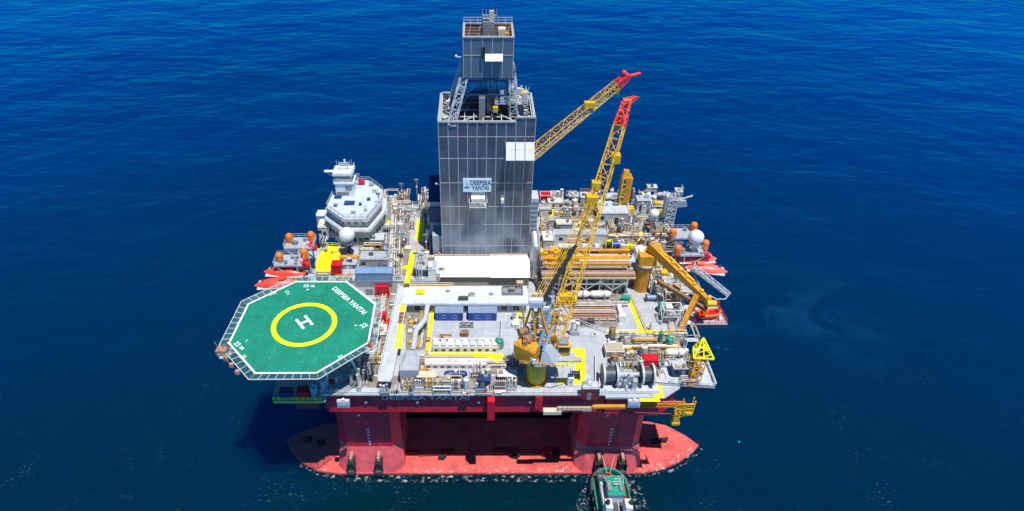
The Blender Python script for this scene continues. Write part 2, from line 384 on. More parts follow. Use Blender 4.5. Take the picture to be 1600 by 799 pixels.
for (x0, x1) in ((-33.6, -18.2), (25.0, 40.6)):
    for (ya, yb, yf) in ((3.5, 16.5, 0.0), (56.5, 69.5, 73.0)):
        c = MB(); up = rr(x0, x1, ya, yb); lowy = (yf+.02, yb) if yf == 0 else (ya, yf-.02)
        lo = rr(x0-.6, x1+.6, *lowy)
        c.loft([(x, y, 8.) for x, y in up], [(x, y, DB+.2) for x, y in up])
        col = c.build('column', M_hull, hull)
        c = MB(); c.loft([(x, y, 1.8) for x, y in lo], [(x, y, 8.) for x, y in up]); fl = c.build('column_base', M_flare, col)
        if yf == 0:
            mk = MB()
            Mx = Matrix.Translation((x0+7.7, 3.42, 0)) @ Matrix.Rotation(R(90), 4, 'X')
            for i, t in enumerate(('14','13','12','11','10','9')):
                mk.text(t, .8, Matrix.Translation((x0+7.7, 3.44, 14.5-i*1.15)) @ Matrix.Rotation(R(90), 4, 'X'), .02)
            mk.text('X', 1.1, Matrix.Translation((x0+6.1, 3.42, 19.5)) @ Matrix.Rotation(R(90), 4, 'X'), .02)
            mk.build('draught_mark', M_line, col)
            mk = MB()
            for xx in (x0+7.1,):
                for i in range(5): mk.cb((xx+.2*(i%2), 2.2-i*.45, 6.6-i*1.05), .3, .1, .5)
            ms = MB()
            for i in range(5):
                ms.box(x0+9.2, x0+9.45, 3.42, 3.5, 9+i*3, 10.5+i*3)
            ms.build('weld_seam', 'dark red', col)
            for fx in (x0+3.2 if x0 < 0 else x0+5.2, x0+9.9 if x0 < 0 else x0+11.0):
                f = MB(); f.box(fx-.75, fx+.75, .0, 2.4, 3.2, 5.6); f.bar((fx-.9,-.25,2.8),(fx+.9,-.25,2.8), .95, 14); f.box(fx-.9, fx-.65, -.6, 2.4, 2, 6); f.box(fx+.65, fx+.9, -.6, 2.4, 2, 6)
                fo = f.build('fairlead', 'black', col)
                f = MB(); f.box(fx-.35, fx+.35, .4, 2.8, 6, 7.1); f.build('fairlead_bracket', 'pink brown', fo)
# deck box
DX0, DX1, DY0, DY1 = -38.0, 48.5, 0.0, 72.5
deckpoly = [(-33.5,0),(29,0),(29,-.9),(41,-.9),(44.5,1.5),(48.5,8),(48.5,72.5),(-38,72.5),(-38,9)]
b = MB(); b.prism(deckpoly, DB, DZ-.5); dbx = b.build('deck_box', M_hull, hull)
b = MB(); big = [(-34,-.95),(28.5,-.95),(28.5,-1.9),(41.5,-1.9),(45.5,1),(49.3,7.6),(49.3,73.3),(-38.8,73.3),(-38.8,8.6)]
b.prism(big, DZ-.5, DZ); b.build('main_deck', M_deck, hull)
b = MB()
b.rail([(-34,-.8,DZ),(15,-.8,DZ),(28.4,-.8,DZ)]); b.rail([(49.2,8,DZ),(49.2,73,DZ)]); b.rail([(-38.7,9,DZ),(-38.7,73,DZ)])
b.build('deck_edge_railing', 'white', hull)
b = MB(); b.box(-34, 28.5, -1.12, -.96, DZ-.35, DZ+.15); b.build('deck_edge_coaming', 'off white', hull)
b = MB()
b.text('DEEPSEA YANTAI', 1.9, Matrix.Translation((-11.2, -.06, 29.5)) @ Matrix.Rotation(R(90), 4, 'X'), .03, 1.35); b.build('hull_name', mat('worn_white_lettering', (.5,.48,.48), .6, grime=.8, var=.3), dbx)
b = MB()      # stiffeners and small brackets along the deck box face
for i in range(20):
    x = -30+i*3.05
    b.box(x-.07, x+.07, -.12, 0, DB+.3, DZ-.6)
b.build('stiffener', M_hull, dbx)
b = MB()
for x in (-24.5, -13, 0.7, 12.2, 33): b.cut(); b.box(x-.25, x+.25, -.5, 0, 28.2, 28.6)
each(b, 'deck_light', 'off white', dbx)
for px, zz in ((767, 1), (841, 0)):
    q = PV(px, 632, -.5); b = MB(); b.box(q.x-.8, q.x+.8, -2.6 if zz else -1.3, 0, 24.9 if zz else 27, 31.1); b.build('anchor_line_guide', 'red', dbx)
# under-deck bracing and shadowed beams
b = MB()
for y in (6, 16, 30, 45, 60): b.box(-18, 25, y-.5, y+.5, DB-1.4, DB+.05)
b.build('deck_beam', M_hull, dbx)
b = MB(); b.bar((-18, 60, 10), (25, 60, 10), 1.2, 12); b.bar((-18, 12, 6), (25, 12, 6), .02, 4); b.build('brace', M_hull, hull)

# pale wash of water along the pontoon rims
def foam_mat():
    m = bpy.data.materials.new('sea_foam'); m.use_nodes = True; nt = m.node_tree; N = nt.nodes; L = nt.links
    b = N['Principled BSDF']; b.inputs['Base Color'].default_value = (.8, .8, .82, 1); b.inputs['Roughness'].default_value = .7
    tc = N.new('ShaderNodeTexCoord'); n = N.new('ShaderNodeTexNoise'); n.inputs['Scale'].default_value = .9; n.inputs['Detail'].default_value = 8; n.inputs['Roughness'].default_value = .7
    L.new(tc.outputs['Object'], n.inputs['Vector']); r = N.new('ShaderNodeMapRange'); r.inputs['From Min'].default_value = .52; r.inputs['From Max'].default_value = .70; r.inputs['To Max'].default_value = .6
    L.new(n.outputs['Fac'], r.inputs['Value']); L.new(r.outputs[0], b.inputs['Alpha']); return m
FM = foam_mat()
b = MB()
def ribbon(b, pts, w, z):
    for (p, q) in zip(pts[:-1], pts[1:]):
        p = Vector(p); q = Vector(q); d = (q-p).normalized(); n = Vector((-d.y, d.x, 0))*w/2
        wl = n*(.6+random.random()*.8)
        b.add([p-n, q-wl, q+wl, p+n], [(0,1,2,3)])
def pxline(pts, z, k=6):
    out = []
    for (a, c) in zip(pts[:-1], pts[1:]):
        for i in range(k):
            t = i/k; q = P(a[0]+(c[0]-a[0])*t+random.uniform(-1.2,1.2), a[1]+(c[1]-a[1])*t+random.uniform(-.8,.8), z); out.append(q)
    out.append(P(*pts[-1], z)); return out
edge_r = [(1000,736),(1022,734),(1040,729),(1060,719),(1077,707),(1082,697),(1068,684),(1050,672),(1030,664)]
ribbon(b, pxline(edge_r[:6], 2.03), 1.8, 0); ribbon(b, pxline(edge_r[4:], 2.034), 1.2, 0); ribbon(b, pxline([(700,734),(760,731),(820,735)], 2.042), 1.6, 0); ribbon(b, pxline([(1006,732),(1030,729),(1050,720),(1066,709)], 2.038), 1.5, 0)
ribbon(b, pxline([(636,739),(700,738),(780,738.5),(895,736.5)], 2.03, 14), .7, 0); ribbon(b, pxline([(640,733),(655,736),(690,736)], 2.034), 1.2, 0); ribbon(b, pxline([(840,734),(870,731),(895,734)], 2.034), 1.4, 0)
ribbon(b, pxline([(525,737),(500,733),(470,716),(455,700),(452,690),(470,677)], 2.03), .6, 0)
tag(b.build('pontoon_wash_foam', FM), 'white foam washing over the rims of the submerged pontoon', 'foam', kind='stuff')
b = MB()
ribbon(b, pxline([(452,708),(470,727),(500,742),(530,746),(640,745.5),(760,746),(900,744),(1005,743),(1040,739),(1070,726),(1098,702)], 1.27, 12), .8, 0)
ribbon(b, pxline([(540,750),(640,752),(760,750),(900,751)], 1.274, 9), .8, 0)
ribbon(b, pxline([(908,799),(914,775),(926,750)], 1.278, 9), 2.6, 0)
ribbon(b, pxline([(1004,799),(997,775),(986,752)], 1.282, 9), 2.6, 0)
tag(b.build('hull_foam', FM), 'thin broken foam where the sea meets the rig and tug', 'foam', kind='stuff')

# ================================================================ HELIDECK
HZ = 44.0
hv = [(462,439.5),(542,439.5),(587.5,475),(577,536),(495,584),(397.5,584.5),(356,537),(386.5,475)]
hw = [P(a, c, HZ) for a, c in hv]
hc = P(475, 507, HZ)
rnd_ = random.uniform
hel = thing('helideck', 'green octagonal helideck with yellow circle and white H', 'helideck', (hc.x, hc.y, HZ), mark='helideck')
def inset(k, z): return [Vector((hc.x+(p.x-hc.x)*k, hc.y+(p.y-hc.y)*k, z)) for p in hw]
b = MB(); b.prism([(p.x, p.y) for p in inset(1, 0)], HZ-.45, HZ); b.build('landing_deck', M_heli, hel)
def ringband(b, a, c):
    n = len(a)
    for i in range(n): b.add([a[i], a[(i+1)%n], c[(i+1)%n], c[i]], [(0,1,2,3)])
b = MB(); ringband(b, inset(1.0, HZ+.008), inset(.972, HZ+.008)); b.build('perimeter_line', M_line, hel)
rc = P(475.3, 506.5, HZ)
def circ(r, z, n=72): return [Vector((rc.x+r*math.cos(2*math.pi*i/n), rc.y+r*math.sin(2*math.pi*i/n), z)) for i in range(n)]
b = MB(); ringband(b, circ(7.15, HZ+.008), circ(6.05, HZ+.008)); b.build('aiming_circle', M_ring, hel)
def flat(px, py, ang, z=HZ+.01): 
    p = P(px, py, z); return Matrix.Translation(p) @ Matrix.Rotation(R(ang), 4, 'Z')
b = MB()
for k in range(-5, 6):
    for vert in (0, 1):
        o_ = k*2.7; hw_ = 14.2 if abs(k) < 3 else 14.2-(abs(k)-2.2)*2.7
        if vert: b.box(hc.x+o_-.03, hc.x+o_+.03, hc.y-hw_, hc.y+hw_, HZ+.001, HZ+.004)
b.build('plate_joint', mat('plate_joint_green', (.002,.17,.10), .7, grime=.3), hel)
b = MB()
for i in range(9):
    a_ = rc+Vector((rnd_(-5,5), rnd_(-5,5), .012)); d_ = Vector((rnd_(.6,1),rnd_(-.6,.6),0)).normalized()*rnd_(1.2,3.5); n_ = Vector((-d_.y,d_.x,0)).normalized()*.16
    if (a_+d_*.5-rc).length > 3.6: b.add([a_-n_*.6, a_+d_-n_*.6, a_+d_+n_*.6, a_+n_*.6], [(0,1,2,3)])
b.build('tyre_mark', mat('tyre_scuff', (.006,.17,.11), .8, grime=.5, var=.5), hel)
b = MB()
for k in range(10):
    for rr_ in (3.8, 9.2, 11.8):
        a_ = k*math.pi/5+rr_; b.cb((rc.x+rr_*math.cos(a_), rc.y+rr_*math.sin(a_), HZ+.005), .28, .28, .03)
b.build('tie_down_point', 'grey', hel)
b = MB()
hm = flat(475.5, 503.5, 0); ang = -53
hm = hm @ Matrix.Rotation(R(ang+90), 4, 'Z')
for (x0,x1,y0,y1) in ((-1.35,-.75,-1.9,1.9),(.75,1.35,-1.9,1.9),(-.75,.75,-.32,.32)):
    b.add([hm @ Vector(q) for q in ((x0,y0,0),(x1,y0,0),(x1,y1,0),(x0,y1,0))], [(0,1,2,3)])
b.build('landing_letter', M_line, hel)
b = MB()
e = (hw[2]-hw[1]); ea = math.degrees(math.atan2(e.y, e.x))
b.text('DEEPSEA YANTAI', 1.75, flat(545, 469.5, ea, HZ+.004), .003, .93)
b.text('22 m', 1.35, flat(483, 447, 0, HZ+.004), .003); b.text('v', 1.2, flat(481, 452.5, 0, HZ+.004), .003)
b.text('22', 1.7, flat(568.5, 509, 40, HZ+.004), .003); b.text('-', 2.0, flat(556, 508, 0, HZ+.004), .003)
b.text('22 m', 1.5, flat(374, 540.5, -40, HZ+.004), .003); b.text('/', 1.2, flat(385, 533, 0, HZ+.004), .003)
b.text('12 t', 1.1, flat(449, 457, -58, HZ+.004), .003); b.text('D22', 1.0, flat(426, 459, 28, HZ+.004), .003)
b.text('22', 1.0, flat(381, 557.5, -30, HZ+.004), .003); b.text('22', 1.1, flat(532, 558, 32, HZ+.004), .003)
b.build('deck_lettering', M_line, hel)
# safety net on its outrigger frames
net = mat('net_wire', (.10, .32, .33), .6, grime=.1)
b = MB(); fr = MB()
i0 = inset(1.002, HZ-.15); o0 = [Vector((hc.x+(p.x-hc.x)*1.11, hc.y+(p.y-hc.y)*1.11, HZ+.1)) for p in hw]
for i in range(8):
    j = (i+1) % 8
    if i in (1,): continue
    L_ = (i0[j]-i0[i]).length; n = int(L_/1.5)
    fr.bar(o0[i], o0[j], .10, 4)
    for k in range(n+1):
        t = k/n; fr.bar(i0[i].lerp(i0[j], t), o0[i].lerp(o0[j], t), .07, 4)
    for k in range(1, 6):
        t = k/6; b.bar(i0[i].lerp(o0[i], t), i0[j].lerp(o0[j], t), .035, 3, cap=False)
    m2 = n*4
    for k in range(m2+1):
        t = k/m2; b.bar(i0[i].lerp(i0[j], t), o0[i].lerp(o0[j], t), .03, 3, cap=False)
b.build('safety_net', net, hel); fr.build('net_frame', 'off white', hel)
b = MB()     # support truss beneath
zl = HZ-2.6
for k in (.35, .8):
    q = inset(k, HZ-.5)
    for i in range(8):
        j = (i+1) % 8; a, c = q[i], q[j]; al = Vector((a.x, a.y, zl)); cl = Vector((c.x, c.y, zl))
        b.bar(a, c, .2, 4); b.bar(al, cl, .2, 4); b.bar(a, al, .14, 4); b.bar(al, c, .12, 4)
q1 = inset(.95, HZ-.5)
for i in range(4): b.bar(q1[i], q1[i+4], .22, 4); b.bar(q1[i]+Vector((0,0,-1.9)), q1[i+4]+Vector((0,0,-1.9)), .2, 4)
b.build('support_truss', 'off white', hel)
b = MB()
for (x, y, tx, ty) in ((-33,2,-41,0),(-33,2,-33,2),(-36,12,-46,12),(-36,12,-36,12),(-26,4,-28,3),(-27,13,-27,13),(-37,20,-45,18),(-33,2,-38,9)):
    b.cut(); b.bar((x, y, DZ), (tx, ty, zl), .32, 8)
each(b, 'support_leg', 'off white', hel)
b = MB()     # access walkway and stair on the right and lower left
p = P(350, 553, HZ-.2); 
e1, e2 = o0[6], o0[5]
for k in range(4):
    a = e1.lerp(e2, .12+.2*k); b.cb((a.x-.4, a.y-.4, HZ-.6), .9, .8, .8)
b.rail([o0[6]+Vector((-.8,0,0)), o0[6].lerp(o0[5], .6)+Vector((-1,-.6,0))])
a = P(347, 549, HZ); b.cb((a.x, a.y, HZ-.5), 2.2, 1.6, 1.2)
b.build('access_stair', 'pink brown', hel)
b = MB()
for (i, t) in ((0,.02),(0,.98),(1,.5),(2,.5),(3,0),(4,0),(5,0),(6,0),(7,.5),(3,.5),(6,.5),(5,.5)):
    a = i0[i].lerp(i0[(i+1)%8], t); b.cut(); b.cyl((a.x, a.y, HZ), .14, .25, 6)
each(b, 'perimeter_light', 'bright yellow', hel)
for (a_, c_) in ((580,544),(352,552)):
    q = P(a_, c_, HZ-.3)
    t = thing('fire_monitor', 'red fire monitor on a small platform at the %s corner of the helideck' % ('tower-side' if a_ > 500 else 'seaward'), 'fire monitor', (q.x, q.y, HZ-.8))
    b = MB(); b.cb((q.x, q.y, HZ-1), 2.2, 2.0, .15); b.rail([(q.x-1.1,q.y-1,HZ-.85),(q.x+1.1,q.y-1,HZ-.85),(q.x+1.1,q.y+1,HZ-.85)]); b.build('platform', 'off white', t)
    b = MB(); b.cyl((q.x, q.y, HZ-.85), .3, .9, 8); b.ball((q.x, q.y, HZ+.2), .42, 8, 6); b.build('base_valve', 'red', t)
    b = MB(); b.bar((q.x, q.y, HZ+.2), (q.x-.6, q.y+.9, HZ+.8), .17, 8); b.build('nozzle', 'red', t)

# ================================================================ DERRICK
der = thing('drilling_derrick', 'tall grey clad drilling derrick tower with open top', 'derrick', (2.6, 48.5, DZ), mark='derrick tower')
X0, X1, Y0, Y1, ZT = -8.6, 13.8, 40.5, 56.5, 77.0
CW = (X1-X0)/10
def ztop(i): return ZT+ (1.2 if i >= 7.9 else 0)
zh = [DZ+1.5] + [PV(760, y, Y0).z for y in (401, 384, 351, 323, 286, 248, 214)]
b = MB(); b.box(X0, X0+CW*8, Y0, Y0+.25, DZ, ZT); b.box(X0+CW*8, X1, Y0, Y0+.25, DZ, ZT+1.1); fw = b.build('front_cladding', M_clad, der)
b = MB()
for i in range(11):
    x = X0+CW*i; b.box(x-.085, x+.085, Y0-.09, Y0-.003, DZ, ZT+(1.1 if i >= 8 else 0))
for z in zh[1:]: b.box(X0, X1, Y0-.07, Y0-.003, z-.08, z+.08)
b.box(X0, X0+CW*8, Y0-.2, Y0+.35, ZT-.1, ZT+.25); b.box(X0+CW*8, X1, Y0-.2, Y0+.35, ZT+1.0, ZT+1.35)
b.build('panel_seam', M_seam, fw)
b = MB(); z1_, z0_ = PV(815, 222, Y0).z, PV(815, 245, Y0).z; xa = X0+CW*7
for i in range(3): b.cut(); xx0, xx1 = xa+CW*i+.08, (xa+CW*(i+1)-.08 if i < 2 else X1); b.add([(xx0,Y0-.1,z1_),(xx1,Y0-.1,z1_),(xx1,Y0-2.2,z0_+.2),(xx0,Y0-2.2,z0_+.2),(xx0,Y0-.1,z1_-.12),(xx1,Y0-.1,z1_-.12),(xx1,Y0-2.2,z0_+.08),(xx0,Y0-2.2,z0_+.08)], [(3,2,1,0),(4,5,6,7),(2,3,7,6),(0,3,7,4),(1,5,6,2)])
each(b, 'white_louvre', 'bright white', fw)
b = MB(); xl, xr = PV(723.5, 289, Y0).x, PV(767.5, 289, Y0).x; zt_, zb_ = PV(745, 279, Y0).z, PV(745, 299, Y0).z
b.box(xl, xr, Y0-.35, Y0-.1, zb_, zt_); sg = b.build('name_board', mat('sign_pale_blue', (.72, .84, .92), .4, grime=.15, var=.04), der)
b = MB(); RX = Matrix.Rotation(R(90), 4, 'X'); hgt = zt_-zb_
inkm = mat('sign_ink', (.03, .07, .16), .5, grime=0)
b.text('DEEPSEA', hgt*.52, Matrix.Translation(((xl*.38+xr*.62), Y0-.37, zb_+hgt*.70)) @ RX, .012, .70)
b.text('YANTAI', hgt*.46, Matrix.Translation(((xl*.38+xr*.62), Y0-.37, zb_+hgt*.29)) @ RX, .012, .70)
b.build('board_lettering', inkm, sg)
b = MB(); cx = xl+(xr-xl)*.14; cz = zb_+hgt*.42
b.add([(cx-.75,Y0-.38,cz-.1),(cx+.75,Y0-.38,cz-.1),(cx+.5,Y0-.38,cz-.45),(cx-.5,Y0-.38,cz-.45)], [(0,1,2,3)])
b.add([(cx-.12,Y0-.38,cz),(cx+.12,Y0-.38,cz),(cx+.04,Y0-.38,cz+1.2),(cx-.04,Y0-.38,cz+1.2)], [(0,1,2,3)])
b.build('board_emblem', mat('emblem_blue', (.02, .14, .45), .5, grime=0), sg)
# platform under the sign, lamp, small gear
q = PV(747, 322, Y0-1.2)
b = MB(); b.box(q.x-2.2, q.x+2.2, Y0-2.2, Y0-.1, q.z, q.z+.2); b.rail([(q.x-2.2,Y0-.2,q.z+.2),(q.x-2.2,Y0-2.1,q.z+.2),(q.x+2.2,Y0-2.1,q.z+.2),(q.x+2.2,Y0-.2,q.z+.2)], r=.09, step=1)
b.box(q.x-1.7, q.x+1.7, Y0-1.9, Y0-.1, q.z+1.3, q.z+2.4)
b.bar((q.x-2,Y0-2,q.z),(q.x-2,Y0-.1,q.z-2),.09); b.bar((q.x+2,Y0-2,q.z),(q.x+2,Y0-.1,q.z-2),.09)
pf = b.build('service_platform', 'off white', der)
b = MB(); b.box(q.x-1.5, q.x-.5, Y0-2.0, Y0-.6, q.z+.25, q.z+1.2); b.box(q.x+.4, q.x+1.6, Y0-2.0, Y0-.6, q.z+.25, q.z+1.1); b.build('platform_winch', 'cream', pf)
q = PV(785, 314, Y0-.5); b = MB(); b.box(q.x-.35, q.x+.35, Y0-1.1, Y0-.1, q.z-.4, q.z+.6); b.bar((q.x,Y0-.6,q.z-.4),(q.x-.2,Y0-.8,q.z-1.6),.12); b.build('floodlight', 'white', der)
# other walls
b = MB(); b.box(X0, X0+.25, Y0+.25, Y1, DZ, ZT); b.build('side_cladding', M_clad, der)
b = MB(); b.box(X1-.25, X1, Y0+.25, Y1, DZ, ZT); b.build('side_cladding', M_clad, der)
b = MB(); b.box(X0+.25, X1-.25, Y1-.25, Y1, DZ, ZT+.3); b.build('rear_cladding', M_clad, der)
b = MB()
b.box(X0-.15, X0+.4, Y0+.3, Y1+.1, ZT-.05, ZT+.28); b.box(X1-.4, X1+.15, Y0+.3, Y1+.1, ZT-.05, ZT+.28); b.box(X0+.4, X1-.4, Y1-.35, Y1+.15, ZT+.2, ZT+.5)
b.build('rim_beam', 'light grey', der)
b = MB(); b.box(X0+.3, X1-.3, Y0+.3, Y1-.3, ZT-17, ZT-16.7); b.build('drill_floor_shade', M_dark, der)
# inner steelwork: horizontal girts and diagonals seen through the open top
b = MB()
for z in (ZT-1.2, ZT-4.5, ZT-8.5):
    for y in (Y0+2.8, Y1-2.6): b.bar((X0+.3,y,z),(X1-.3,y,z),.16 if z > ZT-3 else .14)
    for x in (X0+2.6, X1-3.2): b.bar((x,Y0+.4,z),(x,Y1-.4,z),.16)
    for i in range(9):
        x = X0+.4+i*2.4
        b.bar((x, Y0+.4, z), (x+1.2, Y0+2.7, z-.3), .07); b.bar((x+1.2, Y0+2.7, z-.3), (x+2.2, Y0+.4, z), .07)
for y0_, y1_ in ((Y0+.5, Y0+3.5), (Y0+6, Y0+10)):
    pass
for x in (X0+1.4, X1-1.5):
    for i in range(7):
        y = Y0+.5+i*2.1; b.bar((x-1, y, ZT-.9), (x+1.1, y+1.1, ZT-1.4), .09); b.bar((x+1.1, y+1.1, ZT-1.4), (x-1, y+2, ZT-.9), .09)
for i in range(6):
    x = X0+5.0+i*2.6; b.bar((x, Y0+2.8, ZT-1.2), (x, Y0+2.8, ZT-8), .11)
b.bar((X0+5,Y0+2.7,ZT-6.5),(X0+12,Y0+2.7,ZT-1.3),.14); b.bar((X1-4,Y0+2.7,ZT-6.5),(X0+13,Y0+2.7,ZT-1.3),.14)
yb_ = 48.0
b.bar((X0+3.6,yb_,ZT-.4),(X1-4.2,yb_,ZT-.4),.2); b.bar((X0+3.6,Y0+3.6,ZT-.4),(X1-4.2,Y0+3.6,ZT-.4),.16)
for i in range(7):
    x = X0+3.9+i*2.15; b.bar((x,Y0+.3,ZT-.4),(x,yb_,ZT-.4),.15)
b.bar((X0+5,Y0+.4,ZT-.2),(X0+11,yb_-1.6,ZT-.2),.17); b.bar((X1-4.6,Y0+.4,ZT-.2),(X0+13,yb_-1.6,ZT-.2),.17); b.bar((X0+4.5,48,ZT-.4),(X0+9.5,54,ZT+4.5),.2)
for x in (X0+.5, X0+3.4, X1-3.6, X1-.6): b.bar((x,Y0+.4,ZT-.3),(x,Y1-.4,ZT-.3),.14); b.bar((x,Y0+.4,ZT-2.6),(x,Y1-.4,ZT-2.6),.12)
b.build('inner_steelwork', 'pale grey', der)
b = MB()
for i in range(26):
    x = random.uniform(X0+1, X1-2); y = random.uniform(Y0+1, Y1-1.5); z = ZT-random.uniform(2, 9)
    b.cb((x,y,z), random.uniform(.5,2), random.uniform(.4,1.6), random.uniform(.3,1.6))
b.build('rotary_gear', 'pink brown', der)
b = MB()
for i in range(18):
    x = random.uniform(X0+.8, X0+3.2) if i % 2 else random.uniform(X1-3.6, X1-.9); y = random.uniform(Y0+1, Y1-1)
    b.cb((x,y,ZT-1.6), random.uniform(.3,.9), random.uniform(.5,1.4), random.uniform(.3,1.1))
b.build('top_walkway_gear', 'off white', der)
# upper derrick
ux0, ux1, uy0, uy1, uz0, uz1 = -2.7, 8.35, 44.2, 53.6, 86.0, 95.2
b = MB(); b.box(ux0, ux1, uy0, uy0+.2, uz0, uz1); b.box(ux0, ux0+.2, uy0+.2, uy1, uz0, uz1); b.box(ux1-.2, ux1, uy0+.2, uy1, uz0, uz1); b.box(ux0+.2, ux1-.2, uy1-.2, uy1, uz0, uz1)
uc = b.build('upper_cladding', M_cladt, der)
b = MB(); cw = (ux1-ux0)/5
for x in (ux0, ux0+1.7, ux0+4.2, ux0+6.4, ux0+8.7, ux1): b.box(x-.08, x+.08, uy0-.09, uy0-.003, uz0, uz1)
b.box(ux0, ux1, uy0-.08, uy0-.003, 91.2, 91.35)
b.box(ux0-.15, ux1+.15, uy0-.2, uy0+.35, uz1, uz1+.3); b.box(ux0-.15, ux1+.15, uy1-.35, uy1+.1, uz1, uz1+.3)
b.box(ux0-.15, ux0+.35, uy0+.35, uy1-.35, uz1, uz1+.3); b.box(ux1-.35, ux1+.15, uy0+.35, uy1-.35, uz1, uz1+.3)
b.build('panel_seam', M_seam, uc)
q0, q1 = PV(758, 94, uy0), PV(785.5, 84, uy0); b = MB(); b.add([(q0.x,uy0-.1,q1.z),(q1.x,uy0-.1,q1.z),(q1.x,uy0-1.2,q0.z+.2),(q0.x,uy0-1.2,q0.z+.2),(q0.x,uy0-.1,q1.z-.1),(q1.x,uy0-.1,q1.z-.1),(q1.x,uy0-1.2,q0.z+.1),(q0.x,uy0-1.2,q0.z+.1)], [(3,2,1,0),(4,5,6,7),(2,3,7,6),(0,3,7,4),(1,5,6,2)]); b.build('white_louvre', 'bright white', uc)
q0, q1 = PV(753, 90, uy0), PV(758, 73, uy0); b = MB(); b.box(q0.x, q1.x, uy0-.8, uy0-.1, q0.z, q1.z); b.build('vent_hatch', 'black', uc)
b = MB()
for (a, c) in (((ux0,uy0),(X0+3,Y0+.6)), ((ux1,uy0),(X1-5,Y0+4)), ((ux0,uy1),(X0+3,Y1-1)), ((ux1,uy1),(X1-4,Y1-1))):
    b.cut(); b.truss((a[0],a[1],uz0), (c[0],c[1],ZT-1), 1.5, 1.5, 1.7, 1.7, 6, .13, .08, up=(1,.2,0))
each(b, 'raking_leg', 'pale grey', der)
b = MB()
for z in (uz0-.3, 82.0):
    for a, c in (((ux0,uy0),(ux1,uy0)), ((ux1,uy0),(ux1,uy1)), ((ux1,uy1),(ux0,uy1)), ((ux0,uy1),(ux0,uy0))): b.bar((*a,z),(*c,z),.22)
for x in (ux0, 2.5, ux1): b.bar((x,uy1,82),(x+2,uy1,86),.14); b.bar((x,uy1,ZT-1),(x,uy1,86),.16)
b.bar((ux0,uy0,82),(3,uy0,86),.14); b.bar((ux1,uy0,82),(3,uy0,86),.14)
for k in range(14):
    x_, y_ = random.uniform(ux0,ux1), random.uniform(uy0+1,uy1); b.bar((x_,y_,78),(x_+random.uniform(-2,2),y_+random.uniform(-1,1),86), .11)
for z_ in (79.5, 84): b.box(ux0+1, ux1-1, uy0+3, uy1-1, z_, z_+.2)
b.build('cross_beam', 'dark blue', der)
b = MB(); b.box(1.6, 3.6, 47, 50, ZT-6, ZT+4); b.box(.8, 2.2, 43.5, 45, ZT-4, ZT+4.5)
for k in range(6): b.bar((2.9+.3*k,45.5,ZT-10),(2.9+.3*k,45.5,ZT+8),.07)
b.build('travelling_block', 'grey', der)
b = MB(); b.box(4.5, 12.2, 44.3, 51.5, ZT+2.6, ZT+2.85); b.rail([(4.5,44.3,ZT+2.85),(12.2,44.3,ZT+2.85),(12,51.5,ZT+2.85)], r=.07, step=1.2); pfm = b.build('monkey_board', 'off white', der)
b = MB()
for i in range(26): b.cb((random.uniform(4.8,11.8), random.uniform(44.6,51), ZT+2.85), random.uniform(.3,1.2), random.uniform(.4,1.2), random.uniform(.5,3.2))
for i in range(16): p_ = Vector((random.uniform(4.5,11.5), random.uniform(44.5,50.5), ZT+3)); b.bar(p_, p_+Vector((random.uniform(-1,1),random.uniform(-1,1),random.uniform(1,4.5))), .1)
b.build('board_machinery', 'pale grey', pfm)
b = MB(); b.box(10.4, 12.3, 46.5, 48.5, ZT+2.9, ZT+4.4); b.box(4, 5.2, 43, 44, ZT+1.2, ZT+2.4); b.build('yellow_winch', 'yellow', pfm)
b = MB(); b.box(6, 10, 46.5, 51, ZT-1.5, ZT+2.5); b.build('board_support', M_dark, pfm)
# crown
b = MB(); b.box(ux0+.3, ux1-.3, uy0+.3, uy1-.3, uz1-2.6, uz1-2.4); b.build('crown_floor', M_dark, der)
b = MB()
for i in range(4): b.bar((ux0+.2, uy0+1.5+i*2.1, uz1-.3), (ux1-.2, uy0+1.5+i*2.1, uz1-.3), .12)
for i in range(5): b.bar((ux0+1+i*2.2, uy0+.3, uz1-.4), (ux0+1.6+i*2.2, uy1-.3, uz1-.4), .1)
b.build('crown_beam', 'pink brown', der)
b = MB(); b.box(1.6, 4.2, 47, 50.5, uz1-2.4, uz1+2.5)
for x in (1.5, 2.3, 3.9, 4.6): b.bar((x,48,uz1),(x,48,uz1+5),.13)
b.box(1.4, 4.7, 47.6, 48.6, uz1+3.4, uz1+3.7)
cb_ = b.build('crown_block', 'grey', der)
b = MB(); b.box(3.0, 4.0, 47.2, 47.9, uz1+2.3, uz1+4.8); b.box(5, 6.6, 46, 48, uz1-2, uz1+1.2); b.build('crown_panel', 'cream', cb_)
b = MB(); b.box(-1.6, .4, 45.2, 47, uz1-2.4, uz1-.9); b.bar((5.5,51,uz1-1.8),(7.6,51,uz1-1.8),.9,12); b.build('crown_sheave', 'amber', cb_)
b = MB(); b.rail([(ux0,uy1,uz1+.3),(ux1,uy1,uz1+.3)], r=.06, step=1.4); b.build('crown_railing', 'white', der)
b = MB()
for x in (X1+.2,): b.bar((X0-.2, Y0+1, 60), (X0-.9, Y0+1, 60), .12); b.bar((-4.2,44,91),(-3.2,44,91),.12); b.ball((-4.3,44,91.2),.3,6,4); b.ball((X0-1, Y0+1, 60.1), .3, 6, 4)
b.build('obstruction_lamp', 'white', der)
